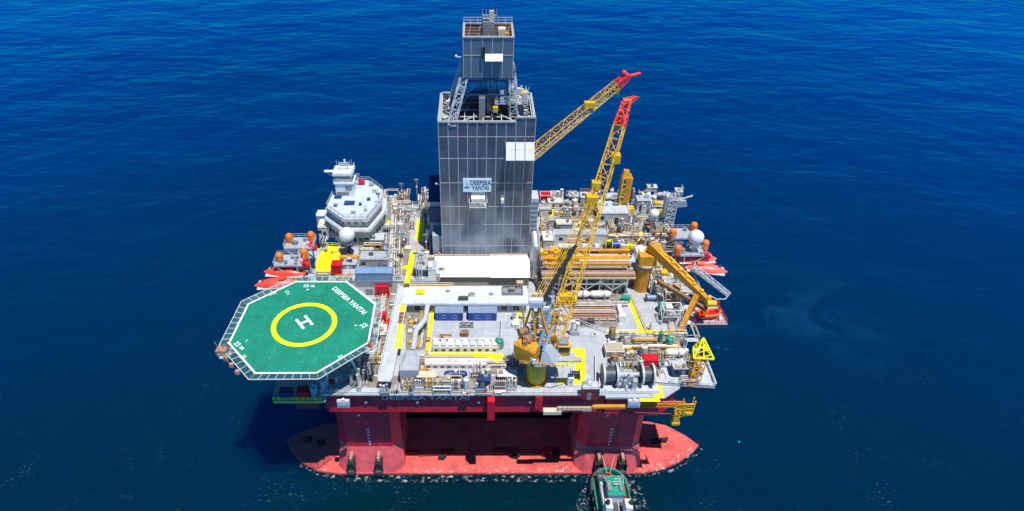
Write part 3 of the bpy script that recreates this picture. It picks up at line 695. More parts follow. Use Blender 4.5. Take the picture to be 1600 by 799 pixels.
# blue-shaded ducts down the left flank and annexes on the right
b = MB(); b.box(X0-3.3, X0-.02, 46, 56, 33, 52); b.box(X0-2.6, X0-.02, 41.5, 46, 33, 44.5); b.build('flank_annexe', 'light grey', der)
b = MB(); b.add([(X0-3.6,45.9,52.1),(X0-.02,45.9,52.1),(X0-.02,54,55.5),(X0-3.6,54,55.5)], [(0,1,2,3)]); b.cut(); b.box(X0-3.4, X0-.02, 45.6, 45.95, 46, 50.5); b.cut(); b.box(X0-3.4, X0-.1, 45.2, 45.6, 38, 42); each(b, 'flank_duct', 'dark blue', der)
b = MB(); b.box(X1+.02, X1+2, 42, 46, 45, 55.5); b.box(X1+.02, X1+1.5, 46.5, 52, DZ, 48); an = b.build('stair_tower', 'pale grey', der)
b = MB()
for i in range(7): b.box(X1+.3, X1+1.9, 41.86, 41.98, 46+i*1.35, 46.5+i*1.35)
b.build('tower_louvre', 'grey', an)
b = MB()
pts = [Vector((X1+1.6, 39.2+.2*math.cos(a), 41.5)) for a in (0,)]
b.bar((X1+1.7, 39.4, 33), (X1+1.7, 39.4, 42.5), 1.35, 16); b.ball((X1+1.7, 39.4, 42.5), 1.36, 14, 8); b.bar((X1+1.7,39.4,42.5),(X1+1.4,43,45),1.2,14)
b.build('exhaust_duct', 'silver', der)
# white windbreak housing at the foot
wb = thing('windbreak_housing', 'long bright white housing at the foot of the derrick tower', 'housing', (1.6, 39.5, DZ), mark='long white housing')
xm = P(765,433,33).x; xa_ = P(680.5,433,33).x; xb_ = P(826,433,33).x
yb0 = P(752,433,DZ+1).y
def wedge(b, x0, x1, y0, y1, z0, z1): b.add([(x0,y0,z0),(x1,y0,z0),(x1,40.3,z0),(x0,40.3,z0),(x0,y1,z1),(x1,y1,z1),(x1,40.3,z1),(x0,40.3,z1)], [(3,2,1,0),(4,5,6,7),(0,1,5,4),(1,2,6,5),(2,3,7,6),(3,0,4,7)])
b = MB(); wedge(b, xa_, xm, 35.1, 40.2, 36.0, 39.2); wedge(b, xm+.02, xb_, 34.9, 40.0, 36.0, 39.4); w_ = b.build('white_wall', 'bright white', wb)
b = MB(); 
for i in range(14): x = xa_+ (xb_-xa_)*i/14; dy_ = 0 if x < xm else -.3; b.bar((x,35.1+dy_,36.02),(x,40.2+dy_*.7,39.22),.07)
b.build('wall_joint', 'pale grey', w_)
b = MB(); b.box(xa_-.1, xm, 40.0, 40.45, 39.21, 39.4); b.box(xm+.02, xb_+.1, 39.9, 40.45, 39.41, 39.6); b.build('roof_edge', 'beige', wb)
b = MB(); b.box(xa_+.3, xb_-.2, 35.6, 40.2, DZ, 35.98); b.box(xa_-3.4, xa_-.05, 39.3, 40.4, DZ+1, DZ+7.5); b.build('plinth', 'beige', wb)
b = MB(); b.rail([(xm+1,34.6,DZ),(xb_-2,34.6,DZ)], r=.06); b.build('plinth_railing', 'grey', wb)
# ================================================================ RAISED DECKS (the rear halves of the deck stand a storey higher)
RZ = 36.6
def raised(poly, label, mark=None):
    xs = [p[0] for p in poly]; ys = [p[1] for p in poly]; c = (sum(xs)/len(xs), sum(ys)/len(ys), DZ)
    t = thing('deck_module', label, 'deck module', c)
    b = MB(); b.prism(poly, DZ+.01, RZ-.25); sh = b.build('module_wall', 'off white', t)
    b = MB(); cx, cy = c[0], c[1]
    b.prism([(cx+(x-cx)*1.012, cy+(y-cy)*1.012) for x, y in poly], RZ-.24, RZ); b.build('module_deck', M_deck, t)
    b = MB(); b.rail([(x, y, RZ) for x, y in poly], close=True); b.build('railing', 'white', t)
    b = MB(); w = MB(); n = len(poly)
    for i in range(n):
        a = Vector((*poly[i], 0)); d = Vector((*poly[(i+1)%n], 0))-a; L_ = d.length; d.normalize(); o = Vector((d.y, -d.x, 0))
        if L_ < 5: continue
        k = int(L_/4)
        for j in range(k):
            c0 = a+d*(2+j*4); wd = random.choice((.5,.6,.9)); hh = random.choice((1.9, 2.1, 1.1)); z = DZ+.1 if hh > 1.5 else DZ+1.5
            q = [c0-d*wd, c0+d*wd]; tgt = b if hh > 1.5 else w
            tgt.cut(); tgt.add([q[0]+o*.08+Vector((0,0,z)), q[1]+o*.08+Vector((0,0,z)), q[1]+o*.08+Vector((0,0,z+hh)), q[0]+o*.08+Vector((0,0,z+hh))]+[q[0]-o*.05+Vector((0,0,z)), q[1]-o*.05+Vector((0,0,z)), q[1]-o*.05+Vector((0,0,z+hh)), q[0]-o*.05+Vector((0,0,z+hh))], [(0,1,2,3),(3,2,6,7),(1,5,6,2),(0,3,7,4)])
    each(b, 'door', 'grey', sh); each(w, 'window', M_glass, sh)
    return t
raised([(-37.5,33),(-9.6,33),(-9.6,38),(-12.3,38),(-12.3,69),(-36,69)], 'raised off-white deck module behind the helideck and beside the derrick')
raised([(17.5,36),(39,36),(47.5,41),(47.5,68),(17.5,68)], 'raised off-white deck module to the right of the derrick')

# painted walkways: thin sheets on the deck
def patch(pts, z, name, m, label, cat='deck marking'):
    ps = [P(a, c, z) for a, c in pts]; c = sum(ps, Vector())/len(ps)
    b = MB(); b.prism([(p.x, p.y) for p in ps], z-.05, z+.012)
    t = thing(name, label, cat, (c.x, c.y, z)); b.build('painted_panel', m, t); return t
def marks(name, label, z, polys, m='bright yellow', mark=None):
    ps = [[P(a, c, z) for a, c in pl_] for pl_ in polys]; c = sum(ps[0], Vector())/len(ps[0])
    t = thing(name, label, 'deck marking', (c.x, c.y, z), mark=mark)
    for i, q in enumerate(ps):
        b = MB(); b.prism([(p.x, p.y) for p in q], z-.02, z+.012+.004*i); b.build('painted_strip', m, t)
    return t
Z = DZ+.02
def strip(x0, y0, x1, y1, w, Z=DZ+.02):      # straight painted line between two picture points, w metres wide
    a = P(x0, y0, Z); c = P(x1, y1, Z); d = (c-a).normalized(); n = Vector((-d.y, d.x, 0))*w/2
    return [a-n, c-n, c+n, a+n]
def lines(name, label, segs, w=.9, m='bright yellow', mark=None, z=None):
    q = [strip(*sgm[:4], sgm[4] if len(sgm) > 4 else w, DZ+.02 if z is None else z) for sgm in segs]; c = sum(q[0], Vector())/4
    t = thing(name, label, 'deck marking', (c.x, c.y, DZ), mark=mark); dz_ = 0 if z is None else z-DZ
    for i, pp in enumerate(q):
        b = MB(); b.prism([(p.x, p.y) for p in pp], DZ+dz_-.02, DZ+dz_+.012+.004*i); b.build('painted_strip', m, t)
    return t
lines('yellow_walkway', 'yellow painted walkway with a right-angle corner on the pipe deck', [(981,462,1003,518,1.0),(946,518,1046,518,1.0)], mark='yellow pipe deck lines')
lines('yellow_walkway', 'bright yellow F-shaped walkway behind the white front corner of the deck', [(907,545,907,598,2.2),(868,566,905,566,1.6),(872,597,915,597,1.6),(893,548,914,548,1.5)], mark='yellow F-shaped walkway')
lines('yellow_walkway', 'bright yellow stepped walkway in front of the blue containers', [(741,555,785,557,1.8),(777,556,777,568,1.6)])
lines('yellow_walkway', 'yellow bracket-shaped line to the right of the blue containers', [(780,487,815,487,1.1),(812,487,812,502,1.1)])
lines('yellow_walkway', 'long yellow walkway broken by a dark hatch on the left of the deck', [(631,474,622,545,1.5)], mark='long yellow walkway', z=34.62)
lines('yellow_walkway', 'thin yellow walkway down the left side of the blue containers', [(676,480,668,552,1.0),(665,553,742,553,.7)])
lines('yellow_walkway', 'yellow walkway behind the derrick flank on the raised deck', [(657,343,655,376,2.0),(647,372,657,372,1.2),(646,393,636,443,1.5),(625,418,640,418,1.4)], z=RZ+.02)
lines('yellow_walkway', 'yellow walkway corner between the derrick and the rear right machinery', [(863,312,862,348,1.1),(862,348,906,350,.9)], z=RZ+.02)
lines('yellow_walkway', 'short yellow walkway beside the foot of the derrick on the right', [(846,393,884,393,1.3)], z=RZ+.02)
lines('yellow_walkway', 'yellow walkway behind the amber gantry beams near the knuckle crane', [(945,377,1000,377,.9),(1000,377,1003,350,.8)], z=RZ+.02)
lines('yellow_walkway', 'small yellow patch behind the long pipes near the white bridge house', [(606,345,604,352,1.6)], z=RZ+.02)
lines('yellow_walkway', 'yellow walkway corner by the mooring winch', [(1024,588,1030,622,2.0),(1000,625,1031,625,1.0)])
b = MB(); p0 = P(628.5,497.5,34.6)
t = thing('deck_hatch', 'dark brown hatch set in the long yellow walkway', 'hatch', (p0.x, p0.y, 34.6))
b.cb((p0.x, p0.y, 34.62), 1.6, 4.0, .3); b.build('hatch_cover', 'brown', t)
b = MB(); b.cb((p0.x, p0.y, 34.93), 1.5, .2, .08); b.cb((p0.x, p0.y+1.2, 34.93), 1.5, .1, .08); b.cb((p0.x, p0.y-1.2, 34.93), 1.5, .1, .08); b.build('hatch_bar', 'black', t)
# yellow roof-top deck on the left
ys = [P(a, c, 37.4) for a, c in ((505,384),(533,386),(529,425),(495,425),(493,418))]
c = sum(ys, Vector())/5
t = thing('muster_platform', 'bright yellow painted platform behind the helideck', 'platform', (c.x, c.y, RZ), mark='bright yellow platform')
b = MB(); b.prism([(p.x, p.y) for p in ys], RZ+.01, 37.4); b.build('yellow_floor', 'bright yellow', t)
b = MB(); b.rail([ys[4], ys[0], ys[1]], r=.05); b.build('railing', 'bright yellow', t)
b = MB(); q = P(519, 396, 37.4); b.cb((q.x, q.y, 37.4), .8, .7, .6); b.cyl((q.x+1, q.y+.3, 37.4), .3, .5, 8); b.build('deck_valve', 'amber', t)

# ================================================================ CRANES
def px3(px, py, fwd):      # a point that far ahead of the camera
    d = ray(px, py); return CAM+d*(fwd/d.y)
def lattice_crane_boom(cr, foot, tip, w0, col, tipcol, n, tip_frac=.80):
    foot = Vector(foot); tip = Vector(tip); k1 = foot.lerp(tip, .12); k2 = foot.lerp(tip, tip_frac)
    b = MB(); b.truss(foot, k1, w0*.9, .7, w0, w0*.75, 2, .17, .09); b.truss(k1, k2, w0, w0*.75, w0*.62, w0*.55, n, .17, .085); bm = b.build('boom', col, cr)
    b = MB(); b.truss(k2, tip, w0*.62, w0*.55, w0*.45, .7, 3, .22, .16)
    d = (tip-k2).normalized()
    for t_ in (.1, .35, .6, .9):
        c = k2.lerp(tip, t_); b.bar(c-Vector((w0*.33,0,0)), c+Vector((w0*.33,0,0)), .42, 10)
    b.bar(tip-Vector((.9,0,0)), tip+Vector((.9,0,0)), .6, 12); b.build('boom_head', tipcol, bm)
    return bm, k1, k2
# --- front crane
px_ = P(838, 604, DZ); cxx, cyy = px_.x, px_.y+2.1
cr = thing('pedestal_crane', 'yellow lattice boom crane on a pedestal at the front edge of the deck', 'crane', (cxx, cyy, DZ), mark='front crane')
b = MB(); b.cyl((cxx, cyy, DZ), 2.15, 7.5, 24); pd = b.build('pedestal', 'yellow', cr)
b = MB()
for k in range(12):
    a = k*math.pi/6; b.box(cxx+2.2*math.cos(a)-.06, cxx+2.2*math.cos(a)+.06, cyy+2.2*math.sin(a)-.06, cyy+2.2*math.sin(a)+.06, DZ+4.5, DZ+7)
b.cyl((cxx, cyy, DZ+.02), 2.6, .35, 24); b.build('pedestal_flange', 'amber', pd)
b = MB(); b.cyl((cxx, cyy, DZ+7.5), 3.6, .7, 24, 4.2); b.cyl((cxx, cyy, DZ+8.2), 4.4, .35, 24); b.build('slew_platform', 'grey', cr)
sz = DZ+8.56
b = MB()
q = PV(868, 540, cyy-2.5)
b.loft([(cxx+.2,cyy-3.8,sz),(cxx+3.2,cyy-4.2,sz),(cxx+5.2,cyy-1.5,sz),(cxx+2.2,cyy+1.5,sz)], [(cxx+.5,cyy-3,sz+2.6),(cxx+1.6,cyy-3,sz+3.1),(cxx+3.0,cyy-1,sz+3.1),(cxx+1.2,cyy+.8,sz+2.6)])
b.box(cxx+4, cxx+9.2, cyy-3.0, cyy-1.6, sz-.2, sz+.25)
b.build('boom_cradle', 'light grey', cr)
b = MB(); b.loft([(cxx-5.2,cyy-1.5,sz-.3),(cxx-1.0,cyy-4.2,sz-.3),(cxx+.2,cyy-1.6,sz-.3),(cxx-3.2,cyy+2.4,sz-.3)], [(cxx-5.4,cyy-1.2,sz+3.2),(cxx-1.2,cyy-4.0,sz+3.2),(cxx,cyy-1.4,sz+3.4),(cxx-3.4,cyy+2.6,sz+3.4)]); ho = b.build('machinery_house', 'amber', cr)
b = MB(); b.loft([(cxx-1.9,cyy-3.72,sz+.8),(cxx-1.3,cyy-4.12,sz+.8),(cxx-1.3,cyy-4.06,sz+1.9),(cxx-1.9,cyy-3.66,sz+1.9)], [(cxx-1.9,cyy-3.60,sz+.8),(cxx-1.3,cyy-4.0,sz+.8),(cxx-1.3,cyy-3.9,sz+1.9),(cxx-1.9,cyy-3.5,sz+1.9)]); b.box(cxx-1.5,cxx-.8,cyy-4.45,cyy-4.1,sz+.8,sz+2.0); b.build('access_panel', 'white', ho)
b = MB()
for i in range(7): b.cb((cxx-4.3+random.random()*3, cyy-1+random.random()*2.6-.6, sz+3.3), .8, .9, .5+random.random()*1.1)
b.bar((cxx-4.2,cyy+1.2,sz+4.6),(cxx-2.2,cyy+2.2,sz+4.6),.9,12)
b.build('hoist_winch', 'brown', ho)
b = MB(); b.rail([(cxx-5.3,cyy-1.2,sz+3.2),(cxx-1.2,cyy-3.9,sz+3.2)], r=.06, step=1); b.rail([(cxx-4.2,cyy-3.6,sz-.2),(cxx+5,cyy-4.5,sz-.2),(cxx+9,cyy-3.0,sz-.2)], r=.06, step=1); b.build('house_railing', 'yellow', cr)
b = MB(); b.box(cxx+4.1, cxx+6.8, cyy-1.2, cyy+1.4, sz, sz+2.7); cabn = b.build('operator_cab', 'yellow', cr)
b = MB(); b.box(cxx+4.3, cxx+6.6, cyy-1.28, cyy-1.21, sz+1.1, sz+2.4); b.box(cxx+6.81, cxx+6.87, cyy-1, cyy+1.2, sz+1.1, sz+2.4); b.build('cab_window', M_glass, cabn)
b = MB(); b.box(cxx+4.3, cxx+6.4, cyy-.9, cyy+1, sz+2.72, sz+3.3); b.build('cab_roof_unit', 'grey', cabn)
foot = Vector((cxx+3.4, cyy+1.2, sz+1.2)); tip = px3(980, 158, 135)
bm, k1, k2 = lattice_crane_boom(cr, foot, tip, 3.4, 'yellow', mat('crane_tip_red', (.80, .07, .03), .5, rust=.25, grime=.35), 15, .90)
b = MB(); jt = px3(993, 153, 138); b.truss(tip, jt, 1.2, .8, .7, .5, 2, .16, .12); b.bar(tip+Vector((-1,0,.6)), jt+Vector((.8,0,.2)), .12, 4); b.build('fly_jib', mat('crane_tip_red', (.85, .07, .03)), bm)
d = (tip-foot).normalized()
b = MB()
for (px, py, s_) in ((931, 252, 1.5), (968, 200, .85)):
    f_ = (px-905)/75.; 
for t_, s_ in ((.60, 1.0), (.66, .75), (.77, .8)):
    c = foot.lerp(tip, t_); sx = -1 if t_ < .7 else 1
    b.cut(); b.box(c.x-1.2*s_+sx*1.2, c.x+1.2*s_+sx*1.2, c.y-1.1*s_, c.y+1.0*s_, c.z-1.1*s_, c.z+1.3*s_)
each(b, 'boom_platform', 'yellow', bm)
af = Vector((cxx-1.0, cyy+1.5, sz+12.5))
b = MB()
for sx in (-1, 1):
    b.bar((cxx+1.5+sx*1.7, cyy-1, sz), af+Vector((sx*.7,0,0)), .32, 4); b.bar((cxx-2+sx*1.7, cyy+3, sz+.5), af+Vector((sx*.7,0,0)), .26, 4)
for k in (.25, .5, .75): b.bar(Vector((cxx-.2,cyy-1,sz)).lerp(af, k), Vector((cxx+3.2,cyy-1,sz)).lerp(af, k), .16); b.bar(Vector((cxx-3.7,cyy+3,sz+.5)).lerp(af,k), Vector((cxx-.3,cyy+3,sz+.5)).lerp(af, k), .13)
b.build('a_frame', 'amber', cr)
b = MB(); b.box(af.x-1.3, af.x+1.3, af.y-.8, af.y+.8, af.z-.5, af.z+.9); b.bar(af+Vector((-1.5,0,.9)), af+Vector((1.5,0,.9)), .7, 10); b.build('a_frame_head', 'pale grey', cr)
b = MB(); b.bar((cxx-.5,cyy-1.5,sz+1),(cxx+2.2,cyy+1.8,sz+9.5),.45,8); b.bar((cxx+.8,cyy-2.5,sz+2.8),(cxx+3.0,cyy+1,sz+6.5),.35,8); b.build('luffing_cylinder', 'pale blue', cr)
b = MB()
mid = foot.lerp(tip, .62)
for o in (-.8, -.3, .3, .8): b.bar(af+Vector((o,0,1)), foot.lerp(tip, .60)+Vector((o-.6,0,.9)), .075, 4)
b.build('pendant_rope', 'yellow', cr)
b = MB()
for o in (-.25, 0, .25, .5): b.bar(af+Vector((o+1.2,0,.4)), foot.lerp(tip, .42)+Vector((-2.0+o,-1,.3)), .11, 5)
b.bar(foot.lerp(tip,.42)+Vector((-1.9,-1,.3)), foot.lerp(tip,.7)+Vector((-.9,0,1.2)), .08, 4)
b.build('hoist_rope_bundle', 'black', cr)
b = MB()
h1 = foot.lerp(tip, .9)
hk = Vector((h1.x, h1.y, 0)); 
for i in range(9): b.cb((cxx+1.4+random.random()*3.2, cyy+random.random()*3, sz+random.random()*4), .9, .8, 1.1)
for i in range(12):
    c = Vector((cxx+2.2+random.random()*4, cyy+1.5+random.random()*2.5, sz+3+random.random()*7)); b.bar(c, c+Vector((random.uniform(-2,2), random.uniform(-1,1), random.uniform(-1,3))), .12, 4)
b.build('crane_gear', 'amber', cr)
b = MB()
for i in range(9):
    c = Vector((cxx-1+random.random()*5, cyy+1.5+random.random()*2.5, sz+2+random.random()*8)); b.cb(c, .7+random.random(), .7, .5+random.random())
b.build('crane_walkway', 'pale grey', cr)
# spare trolley / hook block hanging beside the boom foot
c = foot.lerp(tip, .19)
b = MB(); b.bar(c+Vector((-2,0,0)), c+Vector((2,0,0)), .9, 12); b.cb(c+Vector((0,0,-.8)), 3.2, 1.6, 2.2); b.rail([c+Vector((-2.2,-1.2,-.8)), c+Vector((2.2,-1.2,-.8))], r=.09, step=.9); b.build('boom_winch', 'yellow', bm)

# --- rear crane, its boom reaching out from behind the derrick
fp = px3(784, 278, 172); tp = px3(980, 120, 184)
cr2 = thing('pedestal_crane', 'crane behind the derrick tower whose long boom reaches out over the sea', 'crane', (fp.x, fp.y+1, DZ), mark='rear crane')
b = MB(); b.cyl((fp.x-1, fp.y+1, DZ), 2.1, fp.z-DZ-3, 20); b.build('pedestal', 'yellow', cr2)
b = MB(); b.box(fp.x-5, fp.x+1.5, fp.y-1.5, fp.y+4, fp.z-3, fp.z+.5); b.build('machinery_house', 'amber', cr2)
b = MB(); b.truss(fp, fp.lerp(tp, .92), 2.6, 3.6, 2.0, 1.9, 17, .17, .09, up=(0,1,.3)); bm2 = b.build('boom', 'yellow', cr2)
b = MB(); b.truss(fp+Vector((.3,-.6,-1.9)), fp.lerp(tp, .84)+Vector((.2,-.5,-1.3)), .9, .8, .6, .6, 22, .13, .08, up=(0,1,.3)); b.build('boom_walkway', 'off white', bm2)
tip2 = px3(1000, 115, 186)
b = MB(); b.truss(fp.lerp(tp,.92), tp, 2.0, 1.9, 1.3, 1.5, 3, .26, .2, up=(0,1,.3)); b.bar(tp, tip2, .5, 6); b.ball(tp+Vector((-1.0,0,1.1)), .8, 8, 6); b.bar(tp+Vector((0,-.8,0)), tp+Vector((0,.8,0)), .9, 12)
b.build('boom_head', mat('crane_tip_pink_red', (.70, .05, .06), .45), bm2)
c = fp.lerp(tp, .70)
b = MB(); b.cb(c+Vector((0,-.6,.4)), 3.0, 1.6, 1.6); c2 = fp.lerp(tp, .93); b.cb(c2+Vector((0,0,-3.0)), 1.0, 1.0, 1.6); b.bar(c2, c2+Vector((0,0,-2)), .07, 4); b.build('trolley', 'yellow', bm2)
b = MB(); b.bar(fp+Vector((-3,1,0)), fp+Vector((-4,1,9)), .3, 6); b.bar(fp+Vector((0,1,0)), fp+Vector((-4,1,9)), .25, 6); b.build('a_frame', 'amber', cr2)

# --- yellow lattice boom rest at the rear
q = P(972, 320, 39.5)
t = thing('boom_rest_tower', 'yellow lattice boom rest standing upright on the rear deck edge', 'boom rest', (q.x, q.y, RZ), mark='yellow boom rest')
b = MB(); b.truss((q.x,q.y,RZ+.1), (q.x+.2,q.y,49.0), 2.5, 2.5, 2.5, 2.5, 6, .28, .16, up=(0,1,0)); b.build('lattice_mast', 'yellow', t)
b = MB(); b.loft([(q.x-1.4,q.y-1.3,48.8),(q.x+1.6,q.y-1.3,48.8),(q.x+1.6,q.y+1.3,48.8),(q.x-1.4,q.y+1.3,48.8)], [(q.x-.9,q.y-.6,51),(q.x+.6,q.y-.6,50.8),(q.x+.6,q.y+.6,50.8),(q.x-.9,q.y+.6,51)]); b.box(q.x-.1,q.x+1.35,q.y-1.45,q.y-1.2,41,48.8); b.build('saddle', 'amber', t)
b = MB(); b.cb((q.x+.3,q.y,RZ), 6, 4, .5); b.rail([(q.x-2.6,q.y-2,RZ+.5),(q.x+3.3,q.y-2,RZ+.5),(q.x+3.3,q.y+2,RZ+.5)], r=.07, step=1); b.box(q.x+1.2,q.x+3.4,q.y-1.8,q.y+.4,RZ+.5,RZ+2.4); b.build('base_platform', 'yellow', t)

# --- knuckle boom crane on the right
q = P(1003, 458, DZ); kx, ky = q.x, q.y+1.9; am = 'amber'
kc = thing('knuckle_boom_crane', 'amber knuckle boom crane folded down over the right side of the deck', 'crane', (kx, ky, DZ), mark='knuckle crane')
b = MB(); b.cyl((kx, ky, DZ), 1.95, 8.2, 24); b.build('pedestal', am, kc)
b = MB(); b.cyl((kx, ky, DZ+8.2), 2.5, .5, 24); b.cyl((kx, ky, DZ+7.2), 2.2, .3, 24); b.build('slew_ring', 'beige', kc)
b = MB(); b.box(kx-2, kx+2.2, ky-1.9, ky+1.9, DZ+8.7, DZ+11.6); b.box(kx+1.2, kx+3.4, ky-.9, ky+1.4, DZ+10.6, DZ+13.6); b.build('slew_housing', am, kc)
b = MB(); a = Vector((kx+.6, ky+.6, DZ+13.6)); e = P(1112, 476, DZ+7.0); 
def beam(b, p, q, w0, h0, w1, h1):
    p = Vector(p); q = Vector(q); d = (q-p).normalized(); u = d.cross(Vector((0,0,1))).normalized(); v = u.cross(d)
    A = [p+u*w0/2-v*h0/2, p-u*w0/2-v*h0/2, p-u*w0/2+v*h0/2, p+u*w0/2+v*h0/2]; B = [q+u*w1/2-v*h1/2, q-u*w1/2-v*h1/2, q-u*w1/2+v*h1/2, q+u*w1/2+v*h1/2]
    b.loft(A, B); return b
beam(b, a, e, 1.9, 2.2, 1.1, 1.3); mb_ = b.build('main_boom', am, kc)
e2 = P(1104, 484, DZ+5.5); a2 = P(1028, 440, DZ+5.6)
b = MB(); beam(b, a2, e2, .9, 1.2, .9, 1.0); b.build('outer_boom', 'brown', mb_)
b = MB(); b.bar(a.lerp(e,.05)+Vector((0,0,-1.9)), a.lerp(e,.38)+Vector((0,0,-1.6)), .42, 10); b.bar(a.lerp(e,.3)+Vector((.3,.3,1.4)), a.lerp(e,.7)+Vector((.3,.3,1.2)), .28, 8); b.build('luffing_cylinder', 'yellow', mb_)
b = MB()
for k in range(9):
    c = a.lerp(e, .03+k*.115); b.cb(c+Vector((0,0,.7)), .7, .7, .7)
for k in range(4): c = e+Vector((random.uniform(-1.6,.6), random.uniform(-1,.8), random.uniform(-1,.6))); b.cb(c, .8, .8, .9)
b.bar(e+Vector((-1.2,0,.3)), e+Vector((1.0,0,.3)), .8, 12)
b.build('knuckle_joint', 'yellow', mb_)
p = P(1062, 519, DZ); p2 = a.lerp(e, .80)
b = MB(); beam(b, (p.x, p.y, DZ), p2-Vector((.2,0,.9)), 1.0, 1.1, 1.3, 1.5); b.build('rest_post', am, kc)
q = P(1000, 398, DZ+9.6)
b = MB(); b.cb((q.x, q.y-.2, DZ+8.8), 2.6, 2.4, 2.6); b.bar((q.x,q.y-1.6,DZ+10.2),(q.x,q.y+1.4,DZ+10.2),1.5,16); b.bar((q.x+.1,q.y-2.4,DZ+10.2),(q.x+.1,q.y-1.6,DZ+10.2),.6,10); ck = b.build('operator_cab', 'white', kc)
b = MB(); b.bar((q.x,q.y-1.7,DZ+10.3),(q.x,q.y-1.62,DZ+10.3),.95,16); b.build('cab_window', 'light grey', ck)
b = MB()
for i in range(34):
    g = P(random.uniform(985,1045), random.uniform(360,392), DZ+9); b.cb((g.x, g.y, DZ+6.5+random.random()*2), .3+random.random()*.7, .3+random.random()*.6, .3+random.random()*1.3)
for i in range(10):
    g = P(random.uniform(985,1040), random.uniform(362,388), DZ+9); b.bar(g, g+Vector((random.uniform(-3,3),random.uniform(-1,1),random.uniform(-.6,1.2))), .12)
b.build('counter_jib_gear', 'brown', kc)

# --- overhead pipe handling gantry: long amber beams running from the derrick to the knuckle crane
g0 = P(846, 398, 41.0); g1 = P(987, 398, 41.0)
ga = thing('pipe_handling_gantry', 'long horizontal amber and yellow gantry beams between the derrick and the knuckle boom crane', 'gantry', ((g0.x+g1.x)/2, g0.y, 41), mark='amber gantry beams')
b = MB()
for (yy, zz, w_, h_) in ((390.5, 41.6, .9, 1.0), (402, 41, 1.4, .8), (411, 40.6, .8, .7)):
    b.cut(); pa = P(848, yy, zz); pb = P(984, yy, zz); b.box(pa.x, pb.x, pa.y-w_/2, pa.y+w_/2, zz-h_, zz)
each(b, 'gantry_beam', am, ga)
b = MB(); pa = P(905, 406.5, 40.7); b.box(pa.x, g1.x, pa.y-.35, pa.y+.35, 40.1, 40.72); b.build('trolley_rail', 'off white', ga)
b = MB(); pa = P(848, 396, 41.6)
for i in range(12): b.cb((g0.x+i*.45+random.random(), g0.y+random.uniform(-2.2,1.6), 40.8), .6+random.random()*.8, .7, .6+random.random()*1.3)
b.build('trolley', 'yellow', ga)
b = MB()
for x in (g0.x+1, (g0.x+g1.x)/2, g1.x-.6): b.cut(); b.bar((x, g0.y-2.5, DZ), (x, g0.y-2.5, 40.2), .22); b.bar((x,g0.y-2.5,40),(x,g0.y+2.4,40.7),.2); b.bar((x, g0.y+2.4, RZ), (x, g0.y+2.4, 40.6), .22)
each(b, 'gantry_leg', 'off white', ga)
b = MB(); b.text('PIPE HANDLER', .6, Matrix.Translation(((g0.x*.3+g1.x*.7), P(900,402,41).y-.72, 40.6)) @ RX, .01) if False else b.cb((g0.x*.42+g1.x*.58, P(900,390,41.6).y-.6, 40.9), 3.0, .1, .55); b.build('name_plate', 'dark grey', ga)
# brown catwalk of pipes below it
g0 = P(846, 424, 38.4); g1 = P(992, 424, 38.4)
t = thing('overhead_pipe_catwalk', 'long brown overhead pipe catwalk in front of the amber gantry beams', 'catwalk', ((g0.x+g1.x)/2, g0.y, 38), mark='brown catwalk')
for k in range(7):
    b = MB(); yy = g0.y-1.5+k*.55; b.bar((g0.x, yy, 38.1+.08*(k%2)), (g1.x, yy, 38.1+.08*(k%2)), .22, 8); b.build('drill_pipe', ('brown','pink brown','beige','pink brown','brown','cream','pink brown')[k], t)
b = MB(); b.box(g0.x, g1.x, g0.y-2.1, g0.y+2.6, 37.4, 37.75); b.build('catwalk_tray', 'beige', t)
b = MB(); lg = MB()
n = 6
for i in range(n+1):
    x = g0.x+1+(g1.x-g0.x-3)*i/n; b.bar((x,g0.y-2.1,DZ),(x,g0.y-2.1,37.4),.14); b.bar((x,g0.y+2,DZ),(x,g0.y+2,37.4),.14); b.bar((x,g0.y-2.1,DZ+4.0),(x,g0.y+2,DZ+4.0),.09)
    if i < n:
        x2 = g0.x+1+(g1.x-g0.x-3)*(i+1)/n
        b.bar((x,g0.y-2.1,DZ+4.1),(x2,g0.y-2.1,DZ+4.1),.10); b.bar((x,g0.y-2.1,DZ+(2.2 if i%2 else 5)),(x2,g0.y-2.1,DZ+(5 if i%2 else 2.2)),.10)
b.build('support_frame', 'off white', t)

# --- riser gantry mast (yellow) and burner gear at the front right corner
q = P(1087, 606, DZ+.3); 
t = thing('lattice_mast', 'yellow lattice mast with an open triangular head at the right front corner', 'mast', (q.x, q.y+1, DZ), mark='yellow lattice mast')
top = px3(1099, 556, 105.5); ba = Vector((q.x-.6, q.y+1.2, DZ))
b = MB(); b.truss(ba, (ba.x+1.4, ba.y+2.6, DZ+6.8), 2.2, 2.2, 2.6, 2.4, 5, .17, .11, up=(0,1,0)); 
for z in range(6): b.cb((ba.x+.3*z/1.5+random.uniform(-.7,.7), ba.y+.4*z, DZ+.8+z), .9, .7, .7)
b.build('mast', 'amber', t)
hx, hy, hz = ba.x+1.6, ba.y+2.6, DZ+6.9
A = [Vector((hx-2.0,hy-1.3,hz)), Vector((hx+2.3,hy-1.6,hz)), Vector((hx+1.0,hy+2.2,hz)), Vector((hx-1.2, hy+2.2, hz))]; ap = Vector((hx+.3,hy+1.7,hz+3.2))
b = MB()
for i in range(4): b.bar(A[i], A[(i+1)%4], .22); b.bar(A[i], ap, .22)
[b.bar(A[i].lerp(ap,k_), A[(i+1)%4].lerp(ap,k_+.2), .1) for i in range(4) for k_ in (0,.25,.5)]; b.bar(A[0].lerp(A[1],.5), ap, .14); b.bar(A[0].lerp(ap,.5), A[1].lerp(ap,.5), .14)
b.build('triangular_head', 'bright yellow', t)
